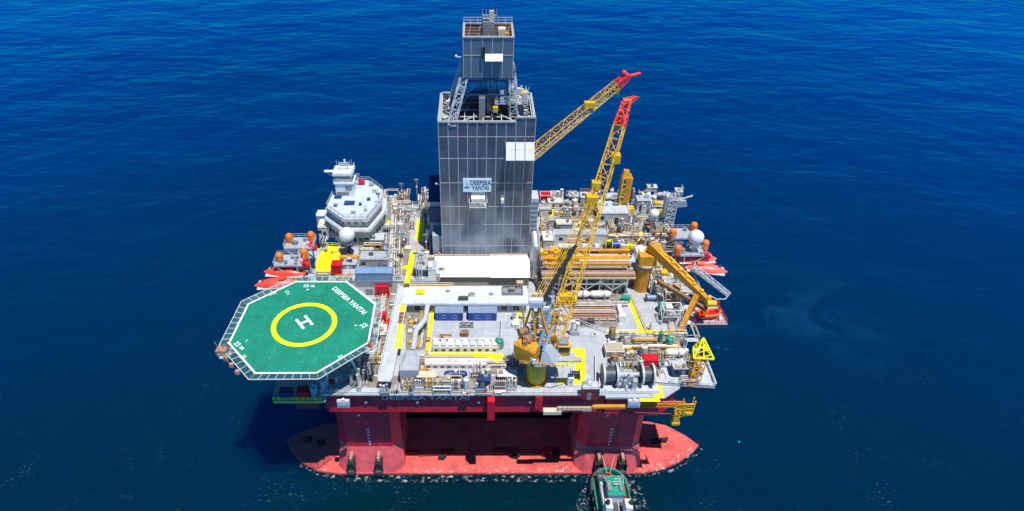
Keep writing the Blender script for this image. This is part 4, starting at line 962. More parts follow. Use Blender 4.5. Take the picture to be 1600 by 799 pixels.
# triangular platform under it
pp = [P(1024,599,DZ+.6), P(1118,605,DZ+.6), P(1103,566,DZ+.6), P(1040,560,DZ+.6)]
t = thing('corner_platform', 'grey outboard platform with a pointed end at the right front corner', 'platform', (pp[0].x, pp[0].y, DZ), mark='corner platform')
b = MB(); b.prism([(p.x,p.y) for p in pp], DZ+.1, DZ+.6); b.build('grating', 'pale grey', t)
b = MB(); b.prism([(pp[0].x+1,pp[0].y+.3),(pp[1].x-.2,pp[1].y+.3),(pp[1].x-.6,pp[1].y+1.6),(pp[0].x+1,pp[0].y+3)], DZ-.9, DZ+.08); b.build('edge_beam', 'dark red', t)
b = MB(); b.rail([pp[0], pp[1], pp[2]], r=.09, step=1.6); b.build('railing', 'white', t)
# amber pipework under the corner
q = P(1068, 625, 28.5)
t = thing('hose_handling_arm', 'orange and yellow hose handling arm hung below the right front corner', 'handling arm', (q.x, q.y, 29))
b = MB(); b.truss((34,-2.0,29.6),(q.x-.5,-2.2,29.8), .7, .9, .7, .9, 9, .12, .07); b.build('arm_beam', mat('warm_orange_paint', (.75,.22,.03), .5, rust=.3), t)
b = MB()
for (x_, z_) in ((-2.6,30),(-.6,30.4),(1.6,31)): b.bar((q.x+x_,-2.4,z_),(q.x+x_*.8,-2.8,z_-3.6),.2); b.bar((q.x+x_,-1.2,z_),(q.x+x_*.8,-1.6,z_-3.6),.16)
for z_ in (29.9,28.4,26.9): b.bar((q.x-2.6,-2.5,z_),(q.x+1.5,-2.6,z_+.4),.2); b.bar((q.x-2.3,-2.5,z_-1.3),(q.x+1.4,-2.6,z_),.13)
b.truss((q.x-2.0,-2.4,28.4),(q.x-1.9,-2.8,24.7), 1.1, 1.0, 1.0, .9, 3, .14, .1, up=(0,1,0)); b.cb((q.x-1.9,-2.8,24.2), 1.7, 1.3, .7); b.cb((q.x+.6,-2.6,27.2), 1.5, 1.0, .6)
b.build('arm_head', 'yellow', t)
b = MB(); b.bar((28,-1.9,27.3),(q.x,-2.2,26.4),.13,6); b.build('arm_brace', 'dark red', t)
# beige gangway slung on the hull face
a = PV(853, 636, -2.0); c = PV(924, 632, -2.0)
t = thing('folded_gangway', 'beige folded gangway slung along the red hull face', 'gangway', ((a.x+c.x)/2, -2, 28))
b = MB(); b.box(a.x+2.5, c.x, -2.9, -1.9, a.z-.5, a.z+.1); b.rail([(a.x+2.5,-2.85,a.z+.1),(c.x,-2.85,a.z+.1)], h=1.0, r=.06, step=1); b.build('gangway_deck', 'beige', t)
b = MB(); b.box(a.x-.6, a.x+3.4, -3.1, -1.9, a.z-1.4, a.z-.4); b.build('landing_box', 'cream', t)
b = MB(); b.box(c.x+.2, c.x+7.5, -2.7, -1.9, a.z+.2, a.z+.7); b.build('slide_beam', 'amber', t)
b = MB(); b.text('KEEP CLEAR', .8, Matrix.Translation((a.x+6.2, -2.92, a.z-.23)) @ RX, .01) if False else b.box(a.x+3.8, a.x+8, -2.95, -2.91, a.z-.4, a.z-.1); b.build('dark_band', 'dark grey', t)

# ================================================================ ACCOMMODATION WITH BRIDGE
BZ = 46.0
bp_ = [(508,325),(534,343),(575,343),(598,316),(600,297),(578,281),(548,281),(520,300)]
bp3 = [P(a, c, BZ) for a, c in bp_]; bc = sum(bp3, Vector())/8
ac = thing('bridge_house', 'white many-sided bridge house with pale blue-grey roof', 'bridge house', (bc.x, bc.y, RZ), mark='white bridge house')
def sc(k, z): return [(bc.x+(p.x-bc.x)*k, bc.y+(p.y-bc.y)*k) for p in bp3]
b = MB(); b.prism(sc(.97,0), RZ+.01, 42.4); lw = b.build('lower_wall', 'off white', ac)
b = MB(); b.prism(sc(1.08,0), 42.4, 42.7); b.build('balcony', 'pale grey', ac)
b = MB(); b.prism(sc(.86,0), 42.7, 44.9); uw = b.build('wheelhouse_wall', 'off white', ac)
b = MB(); b.prism(sc(.965,0), 44.9, BZ); pr_ = b.build('roof_parapet', 'white', ac)
b = MB(); b.prism(sc(.90,0), BZ+.0, BZ+.06); b.build('roof_deck', mat('pale_blue_roof', (.52,.62,.76), .5, grime=.15), ac)
b = MB(); b.rail([Vector((*q, BZ)) for q in sc(.95,0)], r=.075, step=1.5, close=True, h=1.2); b.build('roof_railing', 'light grey', ac)
b = MB(); b.rail([Vector((*q, 42.7)) for q in sc(1.07,0)], r=.05, step=1.8, close=True); b.build('balcony_railing', 'white', ac)
def winrow(z0, z1, k, mt, sides, parent, frac=.75, wd=1.0):
    q = sc(k, 0); b = MB()
    for i in sides:
        a = Vector((*q[i], 0)); d = Vector((*q[(i+1)%8], 0))-a; L_ = d.length; n = max(1, int(L_/1.5)); d.normalize(); 
        o = Vector((d.y, -d.x, 0));
        if o.dot(a-Vector((bc.x,bc.y,0))) < 0: o = -o
        for j in range(n):
            c0 = a+d*(L_*(j+.5)/n); b.cut()
            b.add([c0-d*.5+Vector((0,0,z0)), c0+d*.5+Vector((0,0,z0)), c0+d*.5+Vector((0,0,z1)), c0-d*.5+Vector((0,0,z1))]+[c0-d*.5+o*.09+Vector((0,0,z0)), c0+d*.5+o*.09+Vector((0,0,z0)), c0+d*.5+o*.09+Vector((0,0,z1)), c0-d*.5+o*.09+Vector((0,0,z1))], [(4,5,6,7),(0,1,5,4),(2,3,7,6),(0,4,7,3),(1,2,6,5)])
    each(b, 'window', mt, parent)
winrow(43.4, 44.6, .86, M_glass, (0,2,3,4,7), uw); winrow(43.4, 44.6, .86, M_brass, (1,), uw); winrow(38.6, 39.8, .97, M_glass, (0,1,2,3), lw)
b = MB()
for i in range(9): q = P(545+i*3.6-8, 346, 45.4); b.box(q.x-.1, q.x+.12, P(540,343,BZ).y*.965+bc.y*.035-.12, P(540,343,BZ).y*.965+bc.y*.035, 45.2, 45.6)
b.build('roof_vent', 'grey', pr_)
for (a_, c_, w_, d_) in ((546,318,2.8,2.0),(528,309,2.0,1.3),(576,312,.9,1.3)):
    q = P(a_, c_, BZ+.1); b = MB(); b.cb((q.x, q.y, BZ+.02), w_, d_, .35); b.build('roof_panel', 'dark blue', ac)
# mast house on the roof
q = P(541, 306, BZ); mx_, my_ = q.x, q.y+1.2
t = thing('radar_mast_house', 'tall white radar mast house on the bridge roof', 'radar mast', (mx_, my_, BZ), mark='radar mast house')
b = MB(); b.box(mx_-2.6, mx_+2.4, my_-1.8, my_+2.5, BZ+.06, BZ+4.2); b.box(mx_-2.0, mx_+1.8, my_-1, my_+2.5, BZ+4.4, BZ+6.6); mh = b.build('mast_house', 'white', t)
b = MB(); b.box(mx_-2.9, mx_+2.7, my_-2.1, my_+2.7, BZ+4.2, BZ+4.4); b.box(mx_-2.9, mx_+2.6, my_-1.9, my_+2.7, BZ+6.6, BZ+7.3); b.build('top_platform', 'white', t)
b = MB(); b.box(mx_-1.9, mx_+1.7, my_-1.1, my_-1.02, BZ+5.0, BZ+6.1); b.box(mx_+.2, mx_+1.9, my_-1.9, my_-1.81, BZ+2.2, BZ+3.4); b.box(mx_-2.4, mx_+1, my_-1.88, my_-1.81, BZ+.6, BZ+1.6); b.build('mast_window', 'grey', mh)
b = MB(); b.rail([(mx_-2.8,my_-2,BZ+4.4),(mx_+2.6,my_-2,BZ+4.4)], r=.06, step=.9); b.rail([(mx_-2.8,my_-1.8,BZ+7.3),(mx_+2.5,my_-1.8,BZ+7.3),(mx_+2.5,my_+2.6,BZ+7.3)], r=.05, step=.9); b.build('mast_railing', 'white', t)
b = MB(); b.box(mx_-5.4, mx_-2.9, my_-.5, my_+.4, BZ+7.0, BZ+7.25); b.bar((mx_-5.2,my_,BZ+7),(mx_-2.6,my_,BZ+5.2),.12); b.build('signal_yard', 'white', t)
b = MB(); b.bar((mx_+.3,my_+.8,BZ+7.3),(mx_+.3,my_+.8,BZ+10.2),.32,6); b.bar((mx_-1.0,my_+.8,BZ+8.6),(mx_+1.6,my_+.8,BZ+8.6),.22); b.cb((mx_-.3,my_+.6,BZ+7.3),2.6,1.4,1.1)
for x in (-1.9,-1.2,-.5,1.1,1.7,2.2): b.bar((mx_+x,my_+.6,BZ+7.3),(mx_+x,my_+.6,BZ+9.2+abs(x)*.5),.06)
b.build('radar_mast', 'white', t)
b = MB(); b.bar((mx_-1.3,my_+.4,BZ+9.4),(mx_+1.5,my_+.4,BZ+9.4),.16); b.build('radar_scanner', 'pale grey', t)
q = P(565, 288, BZ); t = thing('liferaft_canister', 'red equipment box at the rear rail of the bridge roof', 'equipment box', (q.x, q.y, BZ+.06), local=True)
b = MB(); b.cb((0,0,0), 1.8, 1.1, 1.1); b.build('red_case', 'red', t); b = MB(); b.rail([(-1.1,-.8,0),(1.1,-.8,0)], r=.06, step=1.1); b.build('case_rail', 'red', t)

# ================================================================ RADOMES
def radome(px, py, zc, r, label, base_z, mark=None):
    q = P(px, py, zc); t = thing('radome', label, 'radome', (q.x, q.y, base_z), mark=mark)
    b = MB(); b.ball(q, r, 28, 18); b.build('dome', 'bright white', t)
    b = MB(); b.cyl((q.x,q.y,zc-r*1.15), r*.75, r*.3, 20); b.build('dome_ring', 'pale grey', t)
    b = MB(); b.cyl((q.x,q.y,base_z), r*.35, zc-r-base_z, 12); b.cb((q.x,q.y,zc-r*1.15-.3), r*1.5, r*1.4, .28); b.rail([(q.x-r*.9,q.y-r*.9,zc-r*1.15),(q.x+r*.9,q.y-r*.9,zc-r*1.15)], h=1, r=.05, step=.8); b.build('pedestal', 'dark blue' if r > 2.05 and px < 700 else 'pale grey', t)
radome(542, 367, 43.3, 2.1, 'large white radome in front of the bridge house', RZ, 'large left radome')
radome(1088, 371, 43.5, 2.0, 'large white radome above the lifeboats on the right side', 33.5, 'right-hand radome')
radome(1022.5, 334, 43, 1.35, 'small white radome among the rear deck structures', RZ, 'small radome')

# ================================================================ LIFEBOATS
LB = mat('lifeboat_red', (.82, .075, .045), .35, grime=.12); LBp = mat('lifeboat_faded_red', (.85, .15, .12), .4, grime=.15)
def make_lifeboat(label, m):
    t = thing('lifeboat', label, 'lifeboat', (0,0,0), 0, 'enclosed lifeboats under their davits', local=True)
    b = MB(); L_ = 11.; rings = []
    for i in range(13):
        u = i/12; x = (u-.5)*L_; wv = 1.75*(math.sin(math.pi*min(1, u*1.0+.02))**.5 if u < .5 else (1-((u-.5)*2)**2.2)**.8)+.03
        hb = -1.0*(1-abs(2*u-1)**3)-.1; ht = 1.5*(1-abs(2*u-1)**2.6)+.15
        rings.append([Vector((x, wv*math.cos(a), (ht if math.sin(a) > 0 else -hb)*math.sin(a)+.3)) for a in [2*math.pi*k/14 for k in range(14)]])
    vs = [p for r in rings for p in r]; fs = []
    for i in range(12):
        for k in range(14): fs.append((i*14+k, i*14+(k+1)%14, (i+1)*14+(k+1)%14, (i+1)*14+k))
    b.add(vs, fs+[list(range(14)), list(range(12*14, 13*14))[::-1]], True); hl = b.build('hull', m, t)
    b = MB(); b.box(-5.0, 4.6, -1.86, 1.86, .26, .42); b.build('fender_strip', 'off white', hl)
    b = MB(); b.box(-2.6, -1.0, -.7, .7, 1.5, 2.3); cn = b.build('conning_hood', m, t)
    b = MB(); b.box(-1.02, -.94, -.6, .6, 1.75, 2.2); b.box(-2.66,-2.58,-.6,.6,1.75,2.2); b.build('hood_window', M_glass, cn)
    b = MB(); b.cut(); b.cb((3.2,0,1.4), .35, .35, .9); b.cut(); b.cb((-3.6,0,1.2), .35, .35, .9); each(b, 'lifting_hook', 'dark grey', t)
    b = MB(); b.bar((-5.0,0,-.4),(-5.5,0,-.5),.35,8); b.build('propeller_shroud', 'dark grey', t)
    return t
def at_px(px, py, z): return P(px, py, z)
lb0 = make_lifeboat('bright red lifeboat with pointed bow nearest the helideck', LB)
q = P(432, 446, 35.5); lb0.location = q; lb0.rotation_euler = (0, 0, R(186))
q = P(445, 428, 36.5); dup(lb0, q, R(176), 'red lifeboat behind the one nearest the helideck')
lbr = make_lifeboat('pale red lifeboat with pointed bow facing out to sea, front one on the right side', LBp)
q = P(1103, 423, 35.2); lbr.location = q; lbr.rotation_euler = (0, 0, R(-12))
q = P(1088, 407, 36.4); dup(lbr, q, R(2), 'pale red lifeboat tucked behind the front one on the right side')
# davit stations: platform, two posts and two orange winches each
def davit(px, py, zz, w_, d_, label, caps, mark=None):
    q = P(px, py, zz); t = thing('lifeboat_davit', label, 'davit', (q.x, q.y, zz), group='lifeboat davits along the sides of the rig', mark=mark)
    b = MB(); b.box(q.x-w_/2, q.x+w_/2, q.y-d_/2, q.y+d_/2, zz-.25, zz); b.build('davit_platform', 'light grey', t)
    b = MB(); b.rail([(q.x-w_/2,q.y-d_/2,zz),(q.x+w_/2,q.y-d_/2,zz),(q.x+w_/2,q.y+d_/2,zz),(q.x-w_/2,q.y+d_/2,zz)], r=.05, close=True, step=1.3); b.build('railing', 'pale grey', t)
    sgn = -1 if px < 700 else 1
    b = MB()
    for yy in (q.y-d_/2+.3, q.y+d_/2-.3): b.cut(); b.bar((q.x-sgn*w_*.3,yy,33),(q.x-sgn*w_*.3,yy,zz-.25),.22); b.bar((q.x-sgn*w_*.4,yy,34),(q.x+sgn*w_*.45,yy,zz-.3),.2)
    each(b, 'davit_arm', 'pale grey', t)
    b = MB()
    for i in range(6): b.cb((q.x+random.uniform(-.4,.4)*w_, q.y+random.uniform(-.35,.35)*d_, zz), .8, .7, .4+random.random()*.7)
    b.build('winch_gear', 'grey', t)
    b = MB()
    for (cx_, cy_, hh) in caps:
        c = P(cx_, cy_, zz+hh); b.cut(); b.cyl((c.x, c.y, zz), .95, 1.7, 14); b.ball((c.x, c.y, zz+1.7), .95, 14, 8)
    each(b, 'liferaft_pod', 'orange', t)
    b = MB(); c = P(caps[-1][0], caps[-1][1]+13, zz-1); b.bar((c.x-1.2,c.y,zz-.7),(c.x+1.3,c.y,zz-.7),.95,12); b.bar((c.x,c.y-1.1,zz+.2),(c.x,c.y+.8,zz+.2),.5,8); b.build('winch_drum', 'red', t)
davit(469, 380, 41.5, 7.6, 5.2, 'grey davit station with orange pods, behind the bright yellow platform on the left', [(453,378,0),(487,375,0)], 'rear left davits')
davit(453, 407, 39.8, 7.4, 5.0, 'grey davit station with orange pods above the bright red lifeboats', [(438,408,0),(476,402,0)], 'front left davits')
davit(1066, 365, 41, 7.2, 5.0, 'grey davit station with orange pods behind the right-hand radome', [(1050,370,0),(1083,360,0)])
davit(1080, 392, 39.3, 7.0, 4.6, 'grey davit station with orange pods above the pale red lifeboats', [(1058,396,0),(1101,388,0)], 'front right davits')
# outboard walkways carrying the davits
for (x0, x1, lab) in ((-49, -38.9, 'grey outboard walkway under the left-hand davits'), (49.4, 58, 'grey outboard walkway under the right-hand davits')):
    t = thing('outboard_walkway', lab, 'walkway', ((x0+x1)/2, 40, 33))
    b = MB(); b.box(x0, x1, 32, 52, 32.7, 33.0); b.build('grating', 'light grey', t)
    b = MB()
    for y in (33, 39.5, 46, 51.5):
        xi = -38.1 if x0 < 0 else 48.6; xo = x0 if x0 < 0 else x1; b.cut(); b.bar((xi,y,28),(xo,y,32.7),.2)
    each(b, 'bracket', 'dark red', t)
    b = MB(); b.rail([(x0,32,33),(x0,52,33)] if x0 < 0 else [(x1,32,33),(x1,52,33)], r=.05); b.rail([(x0,32,33),(x1,32,33)], r=.05); b.build('railing', 'white', t)
# rescue boat platform right
a = P(1080,506,DZ); c = P(1136,506,DZ); e_ = P(1120,480,DZ)
t = thing('rescue_boat_platform', 'red outboard platform with white edge carrying the rescue boat', 'platform', ((a.x+c.x)/2, a.y, DZ), mark='rescue boat platform')
b = MB(); b.prism([(49.4,a.y),(c.x,c.y),(c.x-.6,c.y+6.6),(49.4,a.y+7)], DZ-1.2, DZ-.3); b.build('platform_box', 'dark red', t)
b = MB(); b.prism([(49.35,a.y-.15),(c.x+.15,c.y-.15),(c.x-.45,c.y+6.8),(49.35,a.y+7.2)], DZ-.3, DZ); b.build('platform_deck', 'pale grey', t)
b = MB(); b.rail([(a.x,a.y,DZ),(c.x,c.y,DZ),(c.x-.6,c.y+6.6,DZ)], r=.07, step=1.3); b.build('railing', 'red', t)
b = MB(); b.bar((a.x-1,a.y+1,DZ-1.2),(a.x-6,a.y+3,27),.3); b.build('bracket', 'red', t)
b = MB(); dx_ = c.x-4.4; b.bar((dx_+2.6,c.y+1.0,DZ),(dx_+2.6,c.y+3.6,DZ+4.2),.2); b.bar((dx_-2.6,c.y+4.6,DZ),(dx_-2.6,c.y+4.6,DZ+3.8),.2); b.bar((dx_-2.6,c.y+4.6,DZ+3.8),(dx_+2.6,c.y+3.6,DZ+4.2),.2); b.build('davit_frame', 'red', t)
t = thing('rescue_boat', 'small orange and red rescue boat on the right-hand outboard platform', 'boat', (dx_, c.y+2.4, DZ+.02), R(8), local=True)
b = MB(); b.loft([(-2.8,-1.0,.35),(1.8,-1.0,.35),(3.0,0,.6),(1.8,1.0,.35),(-2.8,1.0,.35)], [(-2.8,-1.25,1.4),(2.0,-1.25,1.4),(3.6,0,1.6),(2.0,1.25,1.4),(-2.8,1.25,1.4)]); b.build('hull', 'red', t)
b = MB(); b.tube([(-2.8,-1.2,1.45),(2.0,-1.2,1.45),(3.4,0,1.6),(2.0,1.2,1.45),(-2.8,1.2,1.45)], .3, 8); b.build('tube_collar', 'orange', t)
b = MB(); b.cb((-.8,0,1.4), 1.5, 1.0, 1.1); b.cb((-2.6,0,1.3), .6, .7, .9); b.build('console', 'orange', t)
b = MB(); b.cut(); b.cb((-1.8,0,0), .3, 2, .36); b.cut(); b.cb((1.2,0,0), .3, 2, .36); each(b, 'cradle', 'dark grey', t)
# pale boarding ramp
a = P(1082, 416, 37.5); c = P(1139, 461, 33.5)
t = thing('boarding_ramp', 'pale blue-grey truss ramp sloping out over the side beyond the knuckle crane', 'ramp', (a.x, a.y, 37))
b = MB(); b.truss(a, c, 1.5, .9, 1.2, .7, 12, .11, .07); b.build('ramp_truss', 'pale grey', t)
b = MB(); beam(b, a+Vector((0,0,-.45)), c+Vector((0,0,-.35)), 1.2, .1, 1.0, .1); b.build('ramp_tread', 'light grey', t)
b = MB(); b.tube([c+Vector((0,0,-.2)), c+Vector((-1.2,-1,-.6)), c+Vector((-3.2,-.6,-.9)), c+Vector((-5,.4,-.3))], .1, 6); b.build('ramp_frame', 'white', t)
# left ledge platform beneath the helideck
a = P(427, 627, 31.3)
t = thing('side_platform', 'yellow-edged platform under the front of the helideck', 'platform', (a.x+5, a.y+4, 31), mark='platform under the helideck')
b = MB(); b.box(a.x, -32.8, a.y, a.y+8.5, 30.8, 31.2); b.build('platform_deck', 'light grey', t)
b = MB(); b.box(a.x, -33.6, a.y-.12, a.y-.01, 30.7, 31.35); b.build('yellow_edge', mat('dull_yellow_edge', (.5,.42,.1), .5, rust=.3), t)
b = MB(); b.rail([(a.x,a.y,31.2),(-33.6,a.y,31.2)], r=.06, step=1.2); b.rail([(a.x,a.y+.2,31.2),(a.x,a.y+8,31.2)], r=.06); b.build('railing', 'bright yellow', t)
b = MB()
for x in (-41.5, -37.5): b.cut(); b.bar((x,a.y+1,30.7),(-34.4,1.5,26),.22); b.box(x-.3, x+.3, a.y+.2, a.y+8, 30.2, 30.78)
each(b, 'bracket', 'dark red', t)
b = MB(); b.box(-40,-35,-1,3.5,27,30.7); b.build('hull_sponson', 'dark red', t)
# small corner box on the hull (white-blue with lamp)
for (a_, c_, lab) in ((537, 628, 'small pale blue control cabin on the left corner of the hull front'), (990, 628, 'small pale blue control cabin on the hull front below the mooring winch')):
    q = PV(a_, c_, -2.2)
    t = thing('control_cabin', lab, 'cabin', (q.x, -1.6, q.z-1))
    b = MB(); b.box(q.x-1.3, q.x+1.3, -3.0, -1.95, q.z-1.1, q.z+.6); cbn = b.build('cabin_shell', 'pale grey', t)
    b = MB(); b.box(q.x-1.1, q.x+1.1, -3.07, -3.01, q.z-.9, q.z-.1); b.build('cabin_window', 'pale blue', cbn)
    b = MB(); b.ball((q.x, -2.4, q.z+1.0), .35, 8, 6); b.build('lamp', 'bright white', t)
    b = MB(); b.rail([(q.x-1.3,-2.95,q.z+.6),(q.x+1.3,-2.95,q.z+.6)], h=.8, r=.05, step=.7); b.build('cabin_railing', 'white', t)

# ================================================================ TUG
tg = thing('tug_boat', 'green and white tug pushing its bow against the right-hand column', 'tug', (33.2, -12, 0), mark='tug boat')
tx = 32.1
def hullring(z, k, yb=-.6, L_=30, Bm=4.15):
    pts = []
    for i in range(9):
        a = math.pi*i/8; pts.append((tx+Bm*k*math.cos(a), yb-6.0+6.0*k*math.sin(a)**.8 if True else 0, z))
    pts += [(tx-Bm*k, yb-20, z), (tx-Bm*k*.8, yb-L_, z), (tx+Bm*k*.8, yb-L_, z), (tx+Bm*k, yb-20, z)]
    return pts
b = MB(); b.loft(hullring(-1, .86), hullring(2.3, .97), True); hl = b.build('hull', mat('tug_hull_black', (.02,.03,.03), .4), tg)
b = MB(); b.loft(hullring(2.3, .9), hullring(2.35, .9)); dk = b.build('main_deck', 'green', tg)
A = hullring(2.3, .97); B_ = hullring(4.0, .99); Ci = hullring(4.0, .93); Di = hullring(2.36, .93)
b = MB(); n = len(A)
for u, v in ((A, B_), (B_, Ci), (Ci, Di)):
    for i in range(n): b.add([u[i], u[(i+1)%n], v[(i+1)%n], v[i]], [(0,1,2,3)])
b.build('bulwark', 'green', tg)
b = MB()
F = hullring(2.9, 1.04)
for zz in (2.0, 3.1): 
    F = hullring(zz, 1.03); b.tube([Vector(F[i]) for i in range(9)], .62, 8)
b.build('bow_fender', mat('worn_rubber', (.10,.09,.105), .8, var=.5, scale=1.5), tg)
b = MB()
for sgn in (-1, 1):
    for i in range(5): b.cut(); b.bar((tx+sgn*4.1, -8.5-i*2.5, 2.4), (tx+sgn*4.6, -8.5-i*2.5, 2.4), .8, 12)
each(b, 'tyre_fender', 'black', tg)
b = MB(); b.box(tx-2.8, tx+2.8, -27, -5.0, 2.36, 4.9); b.build('deckhouse', 'off white', tg)
b = MB(); b.box(tx-3.0, tx+3.0, -26, -4.6, 4.9, 5.05); b.box(tx-3.3, tx-1.8, -5.6, -3.4, 5.06, 6.2); b.build('boat_deck', 'dark grey', tg)
b = MB(); b.box(tx-.2, tx+1.3, -6.4, -4.7, 5.06, 5.2); b.box(tx-2.9,tx-1.9,-6.3,-4.7,5.06,5.6); b.build('green_hatch', 'green', tg)
b = MB(); b.prism([(tx-1.3,-6.4),(tx+1.3,-6.4),(tx+1.8,-7.6),(tx+1.8,-11),(tx-1.8,-11),(tx-1.8,-7.6)], 5.05, 8.0); wh = b.build('wheelhouse', 'white', tg)
b = MB()
for i in range(4): b.cut(); b.box(tx-1.25+i*.64, tx-.7+i*.64, -6.39, -6.33, 6.4, 7.6)
for sgn in (-1,1):
    for i in range(3): b.cut(); b.box(tx+sgn*1.8, tx+sgn*1.86, -8.7-i*1.1, -7.9-i*1.1, 6.4, 7.6)
each(b, 'window', M_glass, wh)
b = MB(); b.prism([(tx-1.5,-6.1),(tx+1.5,-6.1),(tx+2.0,-7.5),(tx+2.0,-11.3),(tx-2.0,-11.3),(tx-2.0,-7.5)], 8.0, 8.2); b.build('wheelhouse_roof', 'green', tg)
b = MB()
for x_, w__ in ((-1.4,.9),(1.2,.5)): b.cut(); b.cb((tx+x_, -9, 8.2), w__, 2.6, .5)
each(b, 'roof_locker', 'grey', tg)
b = MB()
for x_ in (-2.6, -2.1): b.cut(); b.bar((tx+x_, -6.0, 5.5), (tx+x_, -13, 5.5), .28, 8)
each(b, 'hose', 'pale grey', tg)
b = MB()
for x in (-2.7, 1.7): b.cut(); b.cb((tx+x+.4, -14, 5.05), 1.5, 2.4, 4.2)
each(b, 'funnel', 'white', tg)
b = MB()
for x in (-2.6, 2.6): b.cut(); b.bar((tx+x, -14, 9.2), (tx+x, -14, 10.2), .5, 10)
each(b, 'exhaust', 'black', tg)
b = MB(); b.bar((tx+.2, -9, 8.2), (tx+.2, -9, 12.0), .1, 6); b.bar((tx-.7,-9,10.2),(tx+1.1,-9,10.2),.05); b.bar((tx-.6,-9,11.2),(tx+1,-9,11.2),.07); b.bar((tx-.6,-9.1,9.4),(tx+.9,-9.1,9.4),.07); b.build('mast', 'white', tg)
b = MB(); b.bar((tx-1.2,-3.6,3.1),(tx+1.2,-3.6,3.1),.65,12); b.cb((tx,-2.2,2.36), 1.1, .5, 1.5); b.build('bow_winch', 'red', tg)
b = MB(); b.box(tx+2.0, tx+2.8, -12.5, -6.5, 5.06, 5.9); b.build('side_gear', 'dark red', tg)
b = MB()
for x in (-2.85,-1.2,.6,2.0,2.85): b.box(tx+x-.09, tx+x+.09, -26, -4.8, 5.06, 5.4)
b.rail([(tx-3,-4.7,5.05),(tx+3,-4.7,5.05)], r=.07, step=.9); b.build('deck_rail', 'pale grey', tg)
b = MB(); 
for i in range(9): b.cb((tx+random.uniform(-2.4,2.4), -4.2+random.uniform(-.5,1.4), 2.36), .5, .5, .5+random.random()*.7)
b.build('deck_fitting', 'cream', tg)
for k_, nm_ in enumerate(('hose_coil','rope_coil','tool_locker','rope_coil','tool_locker','hose_coil','vent_cowl','vent_cowl','vent_cowl')):
    b = MB(); x_, y_ = tx+random.uniform(-2.6,2.6), random.uniform(-13,-2.6); z_ = 2.36 if y_ > -4.3 else 5.06
    if y_ < -5.8 and abs(x_-tx) < 2.1: x_ = tx+(2.4 if x_ > tx else -2.4)
    if 'coil' in nm_: b.cyl((x_,y_,z_), .45, .35, 10)
    elif 'locker' in nm_: b.cb((x_,y_,z_), .8, .6, .7)
    else: b.cyl((x_,y_,z_), .15, .8, 8); b.ball((x_,y_,z_+.9), .3, 8, 6)
    b.build(nm_, random.choice(('dark grey','dark red','off white','dark blue','brown','orange')), tg)
b = MB(); b.bar((tx-.3,-2.2,3.9),(tx-1.5,.2,7.5),.07,5); b.bar((tx+.3,-2.2,3.9),(tx+1.5,.2,7.5),.07,5); b.build('tow_line', 'off white', tg)
tg.location.z = 1.25
# ================================================================ DECK EQUIPMENT
CL = []                                    # (thing, kind phrase, colour, size word)
OCC = []                                   # taken footprints: x, y, half w, half d
def put(name, phrase, cat, colour, x, y, z, rz=0, group=None, size=''):
    t = thing(name, None, cat, (x, y, z), rz, group, local=True); CL.append((t, phrase, colour, size)); return t
rnd = random.uniform
LIGHTS = ('white','off white','off white','pale grey','light grey','cream','beige','white')
def pipe_col(): return random.choice(('off white','white','beige','cream','pink brown','pale grey','yellow','white'))
def wheel(b, c, r=.32):
    for k in range(8):
        a = 2*math.pi*k/8; a2 = 2*math.pi*(k+1)/8
        b.bar((c[0]+r*math.cos(a), c[1], c[2]+r*math.sin(a)), (c[0]+r*math.cos(a2), c[1], c[2]+r*math.sin(a2)), .06, 4, cap=False)
    b.bar((c[0]-r, c[1], c[2]), (c[0]+r, c[1], c[2]), .045); b.bar(c, (c[0], c[1]+.5, c[2]), .06)
def pump_skid(t, w, d, h, col):
    b = MB(); b.box(-w/2,w/2,-d/2,d/2,0,.15); b.build('skid_frame', 'grey', t)
    b = MB(); b.bar((-w*.42,0,h*.4),(0,0,h*.4), min(d,h)*.28, 12); b.bar((0,0,h*.4),(w*.08,0,h*.4), min(d,h)*.2, 12); b.cb((-w*.2,0,.15), w*.3, d*.4, h*.2); b.build('motor', col, t)
    b = MB(); b.cyl((w*.22,0,.15), d*.26, h*.55, 12); b.ball((w*.22,0,.15+h*.55), d*.26, 12, 6); p = b.build('pump_casing', random.choice(('green','pale grey','red','pale blue','amber')) if random.random() < .45 else 'silver', t)
    b = MB(); b.tube([(w*.22,0,h*.5),(w*.22,0,h*.95),(w*.44,d*.2,h*.95),(w*.44,d*.35,0)], .11, 6); b.tube([(w*.3,-d*.2,.3),(w*.42,-d*.4,.3),(-w*.4,-d*.42,.3)], .09, 6); b.build('pipework', pipe_col(), t)
    b = MB(); wheel(b, (w*.1,-d*.4,h*.6)); b.build('hand_wheel', 'red', t)
    b = MB(); b.cb((-w*.38,d*.32,.15), w*.2, d*.2, h*1.0); b.build('control_box', random.choice(LIGHTS), t)
def manifold(t, w, d, h, col):
    n = max(3, int(w/.75))
    for i in range(n):
        x = -w/2+.3+i*(w-.6)/(n-1); b = MB(); k = rnd(.7, 1.); r = rnd(.1,.2)
        b.tube([(x,-d*.3,0),(x,-d*.3,h*k),(x,d*.3,h*k),(x,d*.3,0)], r, 6); wheel(b, (x,-d*.45,h*.5), .26); b.build('riser_pipe', pipe_col(), t)
    b = MB(); b.bar((-w/2,-d*.3,h*.25),(w/2,-d*.3,h*.25), .2, 8); b.bar((-w/2,d*.3,h*.6),(w/2,d*.3,h*.6), .16, 8); b.build('header_pipe', col, t)
    b = MB()
    for x in (-w/2, w/2): b.bar((x,-d*.4,0),(x,-d*.4,h*.9),.08); b.bar((x,d*.4,0),(x,d*.4,h*.9),.08); b.bar((x,-d*.4,h*.9),(x,d*.4,h*.9),.08)
    b.build('frame', random.choice(('yellow','off white','grey')), t)
